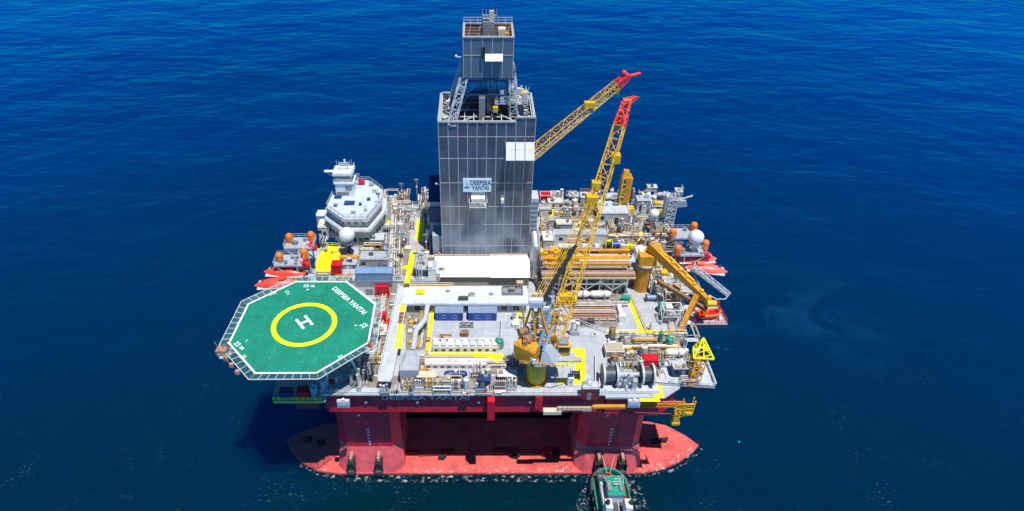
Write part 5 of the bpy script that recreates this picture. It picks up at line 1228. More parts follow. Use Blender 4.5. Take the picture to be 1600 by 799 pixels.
def tank_v(t, w, d, h, col):
    r = min(w, d)/2
    b = MB(); b.cyl((0,0,.3), r*.92, h*.85, 18); b.ball((0,0,.3+h*.85), r*.92, 18, 8, .35); s = b.build('tank_shell', col, t)
    b = MB(); b.cyl((0,0,h*.5), r*.95, .1, 18); b.cyl((0,0,h*.25), r*.95, .1, 18); b.build('tank_band', 'grey', s)
    b = MB(); b.cyl((0,0,.3+h*.9), .16, .6, 8); b.tube([(0,0,h+.5),(r*.8,0,h+.5),(r*1.05,-.1,.2)], .08, 6); b.build('vent_pipe', pipe_col(), t)
    b = MB()
    for k in range(3): a = k*2.1+.4; b.cut(); b.cyl((r*.7*math.cos(a), r*.7*math.sin(a), 0), .1, .4, 6)
    each(b, 'leg', 'grey', t)
    b = MB()
    for s_ in (-.2,.2): b.bar((s_,-r*1.0,0),(s_,-r*1.0,h*.95),.045)
    for k in range(int(h/.4)): b.bar((-.2,-r*1.0,.3+k*.4),(.2,-r*1.0,.3+k*.4),.035)
    b.build('ladder', 'white', t)
def tank_h(t, w, d, h, col):
    r = min(d, h)*.42; z = r+.35
    b = MB(); b.bar((-w*.42,0,z),(w*.42,0,z), r, 16); b.ball((-w*.42,0,z), r*.98, 12, 8); b.ball((w*.42,0,z), r*.98, 12, 8); b.build('tank_shell', col, t)
    b = MB(); b.cut(); b.box(-w*.32,-w*.26,-r,r,0,z*.7); b.cut(); b.box(w*.26,w*.32,-r,r,0,z*.7); each(b, 'saddle', 'grey', t)
    b = MB(); b.cyl((0,0,z+r*.9), .3, .35, 10); b.tube([(w*.2,0,z+r*.9),(w*.2,0,z+r+.5),(w*.2,-d*.5,z+r+.5),(w*.2,-d*.5,0)], .08, 6); b.build('manhole', pipe_col(), t)
def house(t, w, d, h, col):
    b = MB(); b.box(-w/2,w/2,-d/2,d/2,0,h); s = b.build('wall', col, t)
    b = MB(); b.box(-w/2-.1,w/2+.1,-d/2-.1,d/2+.1,h,h+.14); rf = b.build('roof', random.choice(('white','pale grey','light grey','off white',col)), t)
    b = MB(); x = rnd(-w*.25,w*.25); b.box(x-.45,x+.45,-d/2-.06,-d/2-.003,.05,min(2.1,h*.8)); b.build('door', random.choice(('grey','dark blue','off white','brown')), s)
    if w > 3:
        b = MB(); x = -w*.38 if x > 0 else w*.38; b.box(x-.5,x+.5,-d/2-.05,-d/2-.003,h*.45,h*.75); b.build('window', M_glass, s)
    for i in range(random.choice((1,2,3))):
        b = MB(); b.cb((rnd(-w*.35,w*.35), rnd(-d*.3,d*.3), h+.14), rnd(.5,1.3), rnd(.5,1.1), rnd(.3,.9)); b.build('roof_unit', random.choice(('grey','off white','silver','dark grey','beige')), rf)
    if random.random() < .6:
        b = MB(); b.rail([(-w/2,-d/2,h+.14),(w/2,-d/2,h+.14),(w/2,d/2,h+.14)], r=.045, step=1.3); b.build('roof_railing', random.choice(('white','yellow','white')), t)
def container(t, w, d, h, col):
    b = MB(); b.box(-w/2+.05,w/2-.05,-d/2+.05,d/2-.05,.12,h-.05); s = b.build('shell', col, t)
    b = MB(); n = int(w/.45)
    for i in range(n): x = -w/2+.2+i*(w-.4)/(n-1); b.box(x-.07,x+.07,-d/2,-d/2+.045,.2,h-.2); b.box(x-.07,x+.07,-d/2+.15,d/2-.15,h-.048,h)
    b.build('corrugation', col, s)
    b = MB()
    for x in (-w/2,w/2):
        for y in (-d/2,d/2): b.bar((x,y,0),(x,y,h+.05),.11)
        b.bar((x,-d/2,h),(x,d/2,h),.1)
    for y in (-d/2,d/2): b.bar((-w/2,y,h),(w/2,y,h),.1); b.bar((-w/2,y,.1),(w/2,y,.1),.1)
    b.build('corner_frame', col if random.random() < .6 else 'white', t)
    b = MB(); b.cut(); b.box(w/2-.045,w/2+.01,-d/2+.15,-.02,.2,h-.15); b.cut(); b.box(w/2-.045,w/2+.01,.02,d/2-.15,.2,h-.15); each(b, 'door', col, t)
def crate(t, w, d, h, col):
    b = MB(); b.box(-w/2,w/2,-d/2,d/2,.08,h); s = b.build('box', col, t)
    b = MB(); b.box(-w/2-.04,w/2+.04,-d/2-.04,d/2+.04,h,h+.08); b.build('lid', col, t)
    b = MB(); b.box(-.18,.18,-d/2-.07,-d/2-.01,h*.5,h*.65); b.build('latch', 'dark grey', s)
    b = MB(); b.cut(); b.box(-w*.4,-w*.3,-d/2,d/2,0,.08); b.cut(); b.box(w*.3,w*.4,-d/2,d/2,0,.08); each(b, 'runner', 'grey', t)
def reel(t, w, d, h, col):
    r = min(h, d)*.5
    b = MB(); b.bar((-w*.35,0,r+.1),(w*.35,0,r+.1), r*.62, 14); b.build('hose_coil', random.choice(('black','dark grey','brown','pale blue')), t)
    b = MB()
    for x in (-w*.4, w*.4): b.cut(); b.bar((x-.05,0,r+.1),(x+.05,0,r+.1), r, 18)
    each(b, 'flange', col, t)
    b = MB()
    for x in (-w*.48, w*.48): b.bar((x,-d*.45,0),(x,0,r+.1),.08); b.bar((x,d*.45,0),(x,0,r+.1),.08); b.bar((x,-d*.45,.06),(x,d*.45,.06),.08)
    b.build('stand', 'grey', t)
def frame(t, w, d, h, col):
    b = MB()
    for x in (-w/2,w/2):
        for y in (-d/2,d/2): b.cut(); b.bar((x,y,0),(x,y,h),.13)
    each(b, 'post', col, t)
    b = MB()
    for x in (-w/2,w/2): b.bar((x,-d/2,h),(x,d/2,h),.13); b.bar((x,-d/2,0),(x,d/2,h),.07)
    for y in (-d/2,d/2): b.bar((-w/2,y,h),(w/2,y,h),.13); b.bar((-w/2,y,h),(0,y,h*.55),.08); b.bar((w/2,y,h),(0,y,h*.55),.08); b.bar((-w/2,y,h*.55),(w/2,y,h*.55),.08)
    b.build('cross_beam', col, t)
    b = MB(); b.cb((rnd(-.2,.2)*w, 0, h), w*.35, d*.6, rnd(.3,1.)); b.build('hoist', random.choice(('yellow','amber','grey','off white')), t)
    b = MB(); b.cb((0,0,.02), w*.7, d*.6, h*.35); b.bar((-w*.3,0,h*.45),(w*.3,0,h*.45), h*.12, 10); b.build('machine', random.choice(('brown','grey','cream','dark grey','amber')), t)
def ducts(t, w, d, h, col):
    b = MB(); b.box(-w/2,-w/2+.5,-d*.2,d*.2,0,h*.9); b.box(w/2-.5,w/2,-d*.2,d*.2,0,h*.9); b.build('support', 'grey', t)
    n = max(2, int(d/.55))
    for i in range(n):
        y = -d/2+.25+i*(d-.5)/max(1,n-1); zz = h*rnd(.75,1.); b = MB(); x0, x1 = -w/2+rnd(0,.4), w/2-rnd(0,.4)
        b.tube([(x0,y,0),(x0,y,zz),(x1,y,zz),(x1,y+rnd(-.2,.2),0)], rnd(.09,.22), 6); b.build('pipe', pipe_col(), t)
def stack(t, w, d, h, col):
    n = random.choice((2,3,4)); r = min(.4, w/n*.33)
    for i in range(n):
        b = MB(); x = -w/2+w*(i+.5)/n; k = rnd(.8,1.15)*h; b.cyl((x,0,0), r, k, 10); b.cyl((x,0,k), r*1.3, .2, 10); b.build('vent_stack', random.choice((col,'silver','off white')), t)
    b = MB(); b.box(-w/2,w/2,-d*.3,d*.3,0,h*.3); b.build('plinth', random.choice(('grey','light grey','cream')), t)
def bottles(t, w, d, h, col):
    nx = max(2, int(w/.42)); 
    for i in range(min(nx, 8)):
        for j in (-1, 1):
            b = MB(); b.cyl((-w/2+.25+i*.42, j*.22, .1), .17, h*.75, 8); b.ball((-w/2+.25+i*.42, j*.22, .1+h*.75), .17, 8, 4); b.build('gas_bottle', random.choice((col,'pale grey','dark blue','red') if random.random() < .3 else (col,)), t)
    b = MB(); b.box(-w/2,w/2,-d/2,d/2,0,.1)
    for x in (-w/2,w/2):
        for y in (-d/2,d/2): b.bar((x,y,0),(x,y,h),.06)
    for y in (-d/2,d/2): b.bar((-w/2,y,h),(w/2,y,h),.06); b.bar((-w/2,y,h*.5),(w/2,y,h*.5),.05)
    b.build('rack', 'white', t)
def bin_open(t, w, d, h, col):
    b = MB(); th = .1
    b.box(-w/2,w/2,-d/2,d/2,0,.1); b.box(-w/2,w/2,-d/2,-d/2+th,.1,h); b.box(-w/2,w/2,d/2-th,d/2,.1,h); b.box(-w/2,-w/2+th,-d/2+th,d/2-th,.1,h); b.box(w/2-th,w/2,-d/2+th,d/2-th,.1,h); b.build('basket', col, t)
    for i in range(random.choice((2,3,4))):
        b = MB(); b.cb((rnd(-w*.28,w*.28), rnd(-d*.22,d*.22), .1), rnd(.3,w*.3), rnd(.3,d*.3), h*rnd(.5,1.2)); b.build('load', random.choice(('brown','beige','grey','orange','pale blue','dark grey')), t)
def lamp(t, w, d, h, col):
    b = MB(); b.cyl((0,0,0), .1, h, 6); b.build('pole', 'white', t)
    b = MB(); b.box(-.6,.6,-.35,-.05,h-.2,h+.3); b.build('floodlight', 'grey', t)
    b = MB(); b.bar((-.55,0,h*.85),(.55,0,h*.85),.06); b.cb((0,0,h*.55), .5, .35, .6); b.build('bracket', 'off white', t)
KIND = {'pump_skid': (pump_skid, 'pump skid', 'pump'), 'valve_manifold': (manifold, 'upright pipe manifold', 'manifold'), 'upright_tank': (tank_v, 'upright tank', 'tank'),
 'horizontal_tank': (tank_h, 'horizontal tank', 'tank'), 'deck_cabin': (house, 'deck cabin', 'cabin'), 'cargo_container': (container, 'corrugated cargo container', 'container'),
 'storage_box': (crate, 'lidded storage box', 'box'), 'hose_reel': (reel, 'hose reel', 'reel'), 'lifting_frame': (frame, 'lifting frame', 'frame'),
 'pipe_bridge': (ducts, 'bridge of bent pipes', 'pipework'), 'vent_stacks': (stack, 'row of vent stacks', 'vents'), 'bottle_rack': (bottles, 'rack of gas bottles', 'rack'),
 'cargo_basket': (bin_open, 'open cargo basket', 'basket'), 'floodlight_pole': (lamp, 'floodlight pole', 'light')}
SZ = {'pump_skid': (2.6,4.5,1.6,2.4,1.4,2.3), 'valve_manifold': (2.5,5,1.2,2,1.8,3.6), 'upright_tank': (1.4,2.8,1.4,2.8,2,4.2), 'horizontal_tank': (3,5,1.4,2.2,1.6,2.4), 'deck_cabin': (2.2,5,2,3.4,2.2,3.2),
 'cargo_container': (3,6,2.2,2.5,2.3,2.6), 'storage_box': (1,2.2,.9,1.5,.8,1.4), 'hose_reel': (1.6,2.8,1.5,2.2,1.6,2.3), 'lifting_frame': (3,5,2.2,3.4,2.6,4.2), 'pipe_bridge': (2.5,6,1.2,2.6,1.2,3.2),
 'vent_stacks': (1.8,3.2,1.2,1.6,2,4.6), 'bottle_rack': (1.4,2.6,1,1.2,1.4,1.8), 'cargo_basket': (2,4.5,1.4,2.2,.9,1.4), 'floodlight_pole': (.8,1,.6,.8,5,8)}
def free(x, y, w, d, lvl):
    for (a, c, e, f, l) in OCC:
        if l == lvl and abs(x-a) < e+w/2+.05 and abs(y-c) < f+d/2+.05: return False
    return True
def take(x, y, w, d, z): OCC.append((x, y, w/2, d/2, 0 if z < 35 else 1))
def takepx(x0, y0, x1, y1, z):
    a = [P(x, y, z) for x, y in ((x0,y0),(x1,y0),(x1,y1),(x0,y1))]
    xs = [p.x for p in a]; ys_ = [p.y for p in a]; take((min(xs)+max(xs))/2, (min(ys_)+max(ys_))/2, max(xs)-min(xs), max(ys_)-min(ys_), z)
def place(kind, px, py, z, w, d, h, col, rz=0, size='', world=None, phrase=None):
    fn, ph, cat = KIND[kind]; q = P(px, py, z) if world is None else Vector((*world, z))
    if world is None: q.y += d/2
    take(q.x, q.y, w if abs(math.sin(rz)) < .5 else d, d if abs(math.sin(rz)) < .5 else w, z)
    t = put(kind, phrase or ph, cat, col, q.x, q.y, z+.015, rz, None, size); fn(t, w, d, h, col); return t
# ---- exclusion zones of things already built or that must stay open
take(-8, 50, 8, 14, RZ); take(6, 48.5, 26, 18, 32)
for s_ in ((677,502,783,535),(640,446,822,474),(900,500,945,518),(985,462,1048,512),(868,545,916,600)): takepx(*s_, DZ)
take(cxx, cyy, 6.5, 6.5, DZ); take(kx, ky, 4.4, 4.4, DZ)
q = P(629,510,DZ); take(q.x, q.y+0, 2.6, 13, DZ)
take(bc.x, bc.y, 15.5, 21, RZ); q = P(542,367,43.3); take(q.x, q.y, 4, 4, RZ)
for s_ in ((493,384,533,425),(650,340,660,392),(636,393,646,443)): takepx(*s_, 37)
p_ = P(972,320,39.5); take(p_.x, p_.y, 7, 5, RZ); q = P(1022.5,334,43); take(q.x, q.y, 3, 3, RZ)
g0 = P(846,398,41.); 
# helideck shades its own strip of deck; the support legs stand there
# ---- pieces the photograph shows plainly
for (px, lab) in ((702, 'blue container with two round vents, the one nearer the helideck of the mid-deck pair'), (754, 'blue container with two round vents, the one nearer the crane of the mid-deck pair')):
    q = P(px, 502, DZ); w_ = 6.8 if px == 702 else 7.0; t = thing('workshop_container', lab, 'container', (q.x, q.y+2.3, DZ+.02), 0, 'pair of blue containers in mid-deck', local=True, mark=('left' if px == 702 else 'right')+' blue container')
    take(q.x, q.y+2.3, w_, 4.8, DZ)
    b = MB(); b.box(-w_/2,w_/2,-2.2,2.2,0,2.5); sh = b.build('blue_wall', 'blue', t)
    b = MB(); b.box(-w_/2-.08,w_/2+.08,-2.28,2.28,2.5,2.68)
    for k in range(9): x = -w_/2+.4+k*(w_-.8)/8; b.box(x-.05,x+.05,-2.1,2.1,2.68,2.73)
    b.build('roof', mat('blue_grey_roof', (.22,.29,.42), .5), t)
    for x in (-1.3, 1.4):
        b = MB()
        for k in range(12):
            a = 2*math.pi*k/12; a2 = 2*math.pi*(k+1)/12; b.bar((x+.55*math.cos(a),-2.24,1.3+.55*math.sin(a)),(x+.55*math.cos(a2),-2.24,1.3+.55*math.sin(a2)),.07,4)
        b.build('round_vent', 'pale blue', sh)
    b = MB(); b.box(w_/2-1.1,w_/2-.3,-2.26,-2.205,.05,2.0); b.build('door', 'dark blue', sh)
    b = MB(); b.rail([(-w_/2,2.2,2.7),(w_/2,2.2,2.7)], r=.05, step=1.2); b.build('roof_railing', 'white', t)
# big pale roof platform in front of the derrick
a = P(628,476,35.0); c = P(826,447,35.0); a2 = P(826,476,35.0)
t = thing('roof_platform', 'long pale platform roof in front of the white housing', 'platform', ((a.x+a2.x)/2, (a.y+c.y)/2, DZ), mark='long pale platform roof')
take((a.x+a2.x)/2, (a.y+c.y)/2+.5, a2.x-a.x+2, c.y-a.y+2, 32)
b = MB(); b.box(a.x, a2.x, a.y, c.y, 34.6, 35.0); pdk = b.build('roof_deck', mat('pale_platform', (.60,.66,.74), .5, grime=.3, rust=.2, streak=False), t)
b = MB(); b.box(a.x+.5, a2.x-.5, a.y+.6, c.y-.2, DZ+.02, 34.59); b.build('wall', 'light grey', t)
b = MB(); b.rail([(a.x,a.y,35),(a2.x,a.y,35)], r=.055, step=1.6); b.rail([(a.x,c.y-.1,35),(a.x+12.5,c.y-.1,35)], r=.06, step=1.2); b.build('railing', 'white', t)
b = MB(); b.box(a.x, a.x+12, c.y-.2, c.y, 35.02, 35.5); b.build('yellow_kickboard', 'yellow', t)
b = MB()
for i in range(9): b.cut(); b.box(a.x+3+i*3.1, a.x+4.4+i*3.1, a.y+.5, a.y+.58, 32.6, 33.9)
each(b, 'window', M_glass, t)
for (px, py, w_, d_, h_, col) in ((657,461,2.2,1.4,.7,'bright yellow'),(738,464,1.4,1.1,1.4,'off white'),(801,462,5.2,3.0,.9,'grey'),(768,462,1.0,.9,.7,'pale grey'),(700,457,1.0,.8,.6,'pale grey'),(724,471,2.4,.8,1.0,'dark grey'),(812,452,1.6,1.2,1.8,'beige')):
    q = P(px, py, 35.02); OCC_ = None; place('storage_box' if w_ < 5 else 'cargo_basket', px, py, 35.02, w_, d_, h_, col)
# white raised catwalk on the left of the mid-deck, from the raised module to the front
for k_, (x0, y0, x1, y1, w_, lab) in enumerate(((633,446,601,596,3.0,'pale elevated catwalk running from the raised left module to the front edge beside the helideck'),)):
    a = P(x0, y0, 34.6); c = P(x1, y1, 34.6); d = (c-a).normalized(); n_ = Vector((-d.y, d.x, 0))*w_/2
    t = thing('elevated_catwalk', lab, 'catwalk', ((a.x+c.x)/2, (a.y+c.y)/2, DZ), mark='pale elevated catwalk')
    b = MB(); b.prism([(p.x,p.y) for p in (a-n_, c-n_, c+n_, a+n_)], 34.35, 34.6); b.build('catwalk_deck', 'pale grey', t)
    b = MB(); b.rail([a-n_, c-n_], r=.055); b.rail([a+n_, c+n_], r=.055); b.build('railing', 'white', t)
    b = MB()
    for i in range(6):
        p = a.lerp(c, (i+.5)/6); b.cut(); b.bar((p.x+.9,p.y,DZ),(p.x+.9,p.y,34.35),.12); b.bar((p.x-.9,p.y,DZ),(p.x-.9,p.y,34.35),.12)
    each(b, 'support', 'off white', t)
    for i in range(8): p = a.lerp(c, (i+.5)/8); take(p.x, p.y, 3.2, 4.2, DZ)
# silver process pipe with its tank
pts = [(668,478,35),(664,500,35),(650,517,35),(645,548,35)]
pw = [P(*q) for q in pts]; ty_ = P(641, 590, DZ); 
t = thing('process_pipe', 'fat silver pipe bending down the deck into a grey tank at its lower end', 'pipe', (pw[1].x, pw[1].y, DZ), mark='fat silver pipe')
b = MB(); b.tube(pw, .62, 14); b.build('silver_duct', 'pale grey', t)
b = MB()
for i in range(7): p = pw[0].lerp(pw[1], i/6) if i < 3 else pw[2].lerp(pw[3], (i-3)/3); b.cut(); b.bar((p.x,p.y,DZ),(p.x,p.y,34.5),.12)
each(b, 'pipe_support', 'grey', t)
e = pw[3]
b = MB(); b.cb((e.x-.3, e.y-4.6, DZ+.02), 4.2, 5.0, 4.2); b.loft([(e.x-2.2,e.y-6.5,DZ+4.24),(e.x+1.4,e.y-6.5,DZ+4.24),(e.x+1.4,e.y-2.3,DZ+4.24),(e.x-2.2,e.y-2.3,DZ+4.24)], [(e.x-1.1,e.y-3.4,DZ+4.9),(e.x+.9,e.y-3.4,DZ+4.9),(e.x+.9,e.y-1.6,DZ+4.9),(e.x-1.1,e.y-1.6,DZ+4.9)]); b.build('settling_tank', 'light grey', t)
take(e.x-.3, e.y-4.6, 4.4, 5.2, DZ)
for p in (pw[0].lerp(pw[1], .5), pw[1].lerp(pw[2], .5), pw[2].lerp(pw[3], .5)): take(p.x, p.y, 2, 3.4, DZ)
q = P(668, 588, DZ+2.6)
t = thing('drip_trough', 'cream trough with a rounded lip beside the grey settling tank', 'trough', (q.x, q.y, DZ)); take(q.x, q.y+.8, 5, 2.6, DZ)
b = MB(); b.box(q.x-2.3,q.x+2.0,q.y,q.y+1.9,DZ+.02,DZ+2.2); b.build('base', 'grey', t)
b = MB(); b.tube([(q.x-2.4,q.y-.1,DZ+2.5),(q.x+1.6,q.y-.1,DZ+2.5),(q.x+2.1,q.y+.5,DZ+2.5),(q.x+2.1,q.y+1.8,DZ+2.5)], .28, 8); b.box(q.x-2.4,q.x+2,q.y,q.y+1.8,DZ+2.22,DZ+2.4); b.build('rounded_lip', 'cream', t)
# shaker houses: two long white rows with small hoods
for (x0, x1, py, h_, lab, n_) in ((676, 778, 551, 2.2, 'long row of white shaker hoods with dark slots, just in front of the grey mid-deck', 9), (664, 762, 576, 1.6, 'long low white tank row with round lids, behind the front machinery', 9)):
    a = P(x0, py, DZ); c = P(x1, py, DZ); w_ = c.x-a.x
    t = thing('tank_row', lab, 'tank row', ((a.x+c.x)/2, a.y+1.3, DZ+.02), local=True, mark='shaker hood row' if py == 551 else 'low white tank row'); take((a.x+c.x)/2, a.y+1.3, w_, 2.9, DZ)
    b = MB(); b.box(-w_/2,w_/2,-1.3,1.3,0,h_*.6); b.build('casing', 'off white', t)
    for i in range(n_):
        x = -w_/2+w_*(i+.5)/n_; b = MB()
        if py == 551: b.box(x-.6,x+.6,-.9,1.1,h_*.6+.002,h_*.6+.75)
        else: b.cyl((x,.2,h_*.6), .45, .22, 12)
        hd = b.build('hood' if py == 551 else 'round_lid', random.choice(('white','pale grey','off white')), t)
        b = MB(); b.box(x-.4,x+.4,-1.36,-1.305,h_*.2,h_*.5); b.build('slot', 'dark blue' if random.random() < .7 else 'grey', t)
    b = MB(); b.rail([(-w_/2,-1.3,h_*.6),(w_/2,-1.3,h_*.6)], r=.05, step=1.5); b.build('railing', 'white', t)
    b = MB(); b.bar((-w_/2,1.0,h_*.6+.9),(w_/2,1.0,h_*.6+.9), .12, 6); b.build('top_pipe', pipe_col(), t)
# mooring winch
a = P(940, 612, DZ+.3); c = P(1026, 612, DZ+.3); wx = (a.x+c.x)/2; W_ = c.x-a.x
t = thing('mooring_winch', 'big grey mooring winch with four tall round flanges at the front edge', 'winch', (wx, a.y+2.8, DZ+.02), local=True, mark='mooring winch'); take(wx, a.y+2.8, W_+1, 6, DZ)
b = MB(); b.box(-W_/2-.6,W_/2+.6,-3.3,2.6,0,.35); b.build('bed_frame', 'pale grey', t)
for i, x in enumerate((-W_*.46, -W_*.22, W_*.24, W_*.44)):
    b = MB(); b.bar((x-.22,0,2.75),(x+.22,0,2.75), 2.5, 28); fl = b.build('flange', 'pale grey', t)
    b = MB(); b.bar((x+.23,0,2.75),(x+.27,0,2.75), 2.15, 24); b.bar((x-.27,0,2.75),(x-.23,0,2.75), 2.15, 24); b.build('flange_face', 'dark grey', fl)
b = MB(); b.bar((-W_*.45,0,2.75),(-W_*.23,0,2.75),1.6,20); b.bar((W_*.25,0,2.75),(W_*.43,0,2.75),1.6,20); b.build('chain_drum', 'dark grey', t)
b = MB(); b.bar((-W_*.2,0,2.75),(W_*.22,0,2.75),.6,12); b.cb((0,0,.36), 2.0, 2.2, 2.8)
for i in range(18): b.cb((rnd(-W_*.17,W_*.19), rnd(-2.6,1.8), .36), rnd(.4,1.1), rnd(.4,1), rnd(.6,3.0))
b.build('gearbox', 'light grey', t)
b = MB()
for i in range(16): p = Vector((rnd(-W_*.18,W_*.19), rnd(-2.4,1.5), rnd(.5,3.6))); b.bar(p, p+Vector((rnd(-1.4,1.4), rnd(-.9,.9), rnd(-.6,1))), .11, 5)
b.build('brake_linkage', 'dark grey', t)
b = MB(); b.rail([(-W_/2-.6,-3.2,.35),(W_/2+.6,-3.2,.35)], r=.05, step=1.3); b.build('railing', 'white', t)
# pipe rack on the pipe deck
a = P(893, 502, DZ); c = P(966, 502, DZ); w_ = c.x-a.x
t = thing('pipe_rack', 'rack of stacked rusty drill pipes lying across the pipe deck', 'pipe rack', ((a.x+c.x)/2, a.y+3, DZ+.02), local=True, mark='rusty pipe rack'); take((a.x+c.x)/2, a.y+3, w_+.6, 7.4, DZ)
for i in range(22):
    for j in range(2 if i % 3 else 1):
        b = MB(); y = -2.9+i*.27; z = .5+j*.27+(i>10)*.25; x0 = -w_/2+rnd(-.3,.5); b.bar((x0,y,z),(w_/2-rnd(0,.6),y,z), .12, 8); b.build('drill_pipe', random.choice(('brown','pink brown','beige','pink brown','off white','dark red')), t)
b = MB()
for i in range(6):
    x = -w_/2+.5+i*(w_-1)/5; b.cut(); b.box(x-.1,x+.1,-3.2,3.2,0,.35); b.bar((x,-3.1,0),(x,-3.1,1.6),.1); b.bar((x,3.1,0),(x,3.1,1.9),.1); b.bar((x,0,0),(x,0,1.5),.08)
each(b, 'rack_post', 'off white', t)
b = MB(); b.cb((-w_*.27,-3.9,0), 3.0, 1.0, 1.0); b.cb((-w_*.1,-3.9,0), 1.7, 1.0, 1.3); b.build('tool_chest', 'dark grey', t)
b = MB(); b.box(w_/2+.35,w_/2+1.3,-1.6,1.9,0,1.4); b.bar((w_/2+.9,-3.4,1.0),(w_/2+.9,-2.2,1.0),1.0,14); b.build('pipe_kicker', 'white', t)
# named cargo: (kind, px, py(front foot), z, w, d, h, colour)
F = [
 ('cargo_container', 526, 428, RZ+.8, 2.4, 2.4, 2.5, 'red'), ('cargo_container', 585, 440, RZ, 9.2, 2.6, 2.6, 'pale blue'),
 ('horizontal_tank', 545, 410, RZ, 4.6, 1.6, 1.8, 'amber'), ('deck_cabin', 547, 421, RZ, 3.4, 2.4, 1.4, 'pale blue'), ('deck_cabin', 585, 388, RZ, 5.4, 3.2, 2.6, 'light grey'),
 ('deck_cabin', 585, 420, RZ, 7.0, 3.6, 2.8, 'light grey'), ('storage_box', 527, 375, RZ, 1.4, 2.6, 1.6, 'red'), ('deck_cabin', 580, 365, RZ, 5.2, 3, 2.0, 'beige'), ('horizontal_tank', 603, 365, RZ, 4.2, 2.4, 2.0, 'grey'),
 ('upright_tank', 571, 369, RZ, 1.6, 1.6, 1.6, 'yellow'), ('deck_cabin', 657, 433, RZ, 3.2, 6.5, 2.2, 'dark blue'),
 ('cargo_container', 852, 318, RZ, 3.2, 2.6, 2.6, 'red'), ('deck_cabin', 907, 382, RZ, 14.5, 2.8, 3.0, 'bright white'), ('deck_cabin', 905, 394, RZ, 11.0, 1.7, 1.4, 'off white'),
 ('hose_reel', 951, 392, RZ, 2.2, 2.4, 2.4, 'bright yellow'), ('horizontal_tank', 968, 391, RZ, 4.0, 2.0, 2.2, 'blue'), ('storage_box', 983, 392, RZ, 2.2, 1.6, 1.6, 'bright yellow'),
 ('deck_cabin', 958, 350, RZ, 8.5, 6.5, 3.4, 'pale grey'), ('deck_cabin', 1005, 330, RZ, 4.2, 3, 3.4, 'light grey'),
 ('storage_box', 1016, 573, DZ, 3.3, 2.2, 1.8, 'red'), ('cargo_container', 960, 560, DZ, 4.2, 3.0, 2.0, 'beige'), ('deck_cabin', 922, 625, DZ, 3.6, 2.0, 3.4, 'dark red'),
 ('storage_box', 891, 604, DZ, 1.3, 1.0, 2.4, 'bright white'), ('horizontal_tank', 712, 596, DZ, 4.4, 2.0, 2.2, 'dark blue'), ('deck_cabin', 792, 600, DZ, 4.0, 2.2, 2.2, 'dark blue'), ('deck_cabin', 757, 606, DZ, 2.6, 2.0, 2.0, 'dark blue'),
 ('lifting_frame', 1031, 460, DZ, 5.0, 3.4, 5.5, 'white'), ('lifting_frame', 1050, 482, DZ, 4.4, 3.4, 5.2, 'off white'), ('lifting_frame', 1048, 508, DZ, 4.6, 3.0, 4.6, 'white'),
 ('hose_reel', 899, 596, DZ, 2.4, 2.2, 2.4, 'grey'), ('horizontal_tank', 1055, 562, DZ, 3.6, 2.2, 2.2, 'white'), ('deck_cabin', 1062, 590, DZ+.6, 3.4, 2.4, 2.6, 'dark blue'),
 ('upright_tank', 1046, 545, DZ, 2.0, 2.0, 2.4, 'green'), ('hose_reel', 1018, 474, DZ, 3.2, 2.0, 2.2, 'dark red'), ('upright_tank', 1036, 492, DZ, 2.8, 2.8, 2.2, 'green'),
 ('lifting_frame', 925, 455, DZ, 7.5, 3.0, 4.5, 'off white'), ('lifting_frame', 893, 458, DZ, 4.2, 3.0, 4.6, 'off white'), ('lifting_frame', 958, 458, DZ, 6.2, 3.0, 4.4, 'off white'),
 ('horizontal_tank', 905, 470, DZ, 4.6, 2.2, 2.4, 'bright white'), ('horizontal_tank', 938, 470, DZ, 4.6, 2.2, 2.4, 'white'), ('storage_box', 978, 474, DZ, 2.0, 1.4, 1.5, 'green'),
 ('storage_box', 598, 466, DZ, 3.4, 3.0, 3.6, 'red'), ('storage_box', 597, 505, DZ, 2.0, 1.6, 2.4, 'red'), ('storage_box', 608, 518, DZ, 1.4, 1.6, 2.4, 'red'), ('deck_cabin', 589, 535, DZ, 4.6, 3.4, 2.4, 'cream'),
 ('deck_cabin', 601, 452, DZ, 3.2, 2.8, 4.2, 'dark red'), ('storage_box', 643, 565, DZ, 1.6, 1.0, 1.0, 'red'), ('storage_box', 726, 527, DZ, 1.9, 1.3, 1.1, 'brown'), ('cargo_basket', 696, 533, DZ, 3.0, 1.6, .8, 'beige'), ('cargo_basket', 729, 513, DZ, 3.4, 1.5, .6, 'grey'),
 ('upright_tank', 780, 548, DZ, 2.2, 2.2, 2.4, 'green'), ('deck_cabin', 803, 500, DZ, .9, .9, .9, 'white'),
 ('pump_skid', 520, 606, DZ-.5, 3.6, 2, 2.2, 'red'), ('storage_box', 474, 624, 31.2, 2.6, 2.0, 2.0, 'red'), ('storage_box', 446, 624, 31.2, 2.6, 2.0, 1.6, 'dark blue'), ('upright_tank', 490, 622, 31.2, 1.8, 1.8, 2.6, 'pale blue'), ('upright_tank', 505, 612, DZ, 1.6, 1.6, 3.0, 'pale blue'),
]
for f in F: place(f[0], f[1], f[2], f[3], f[4], f[5], f[6], f[7])
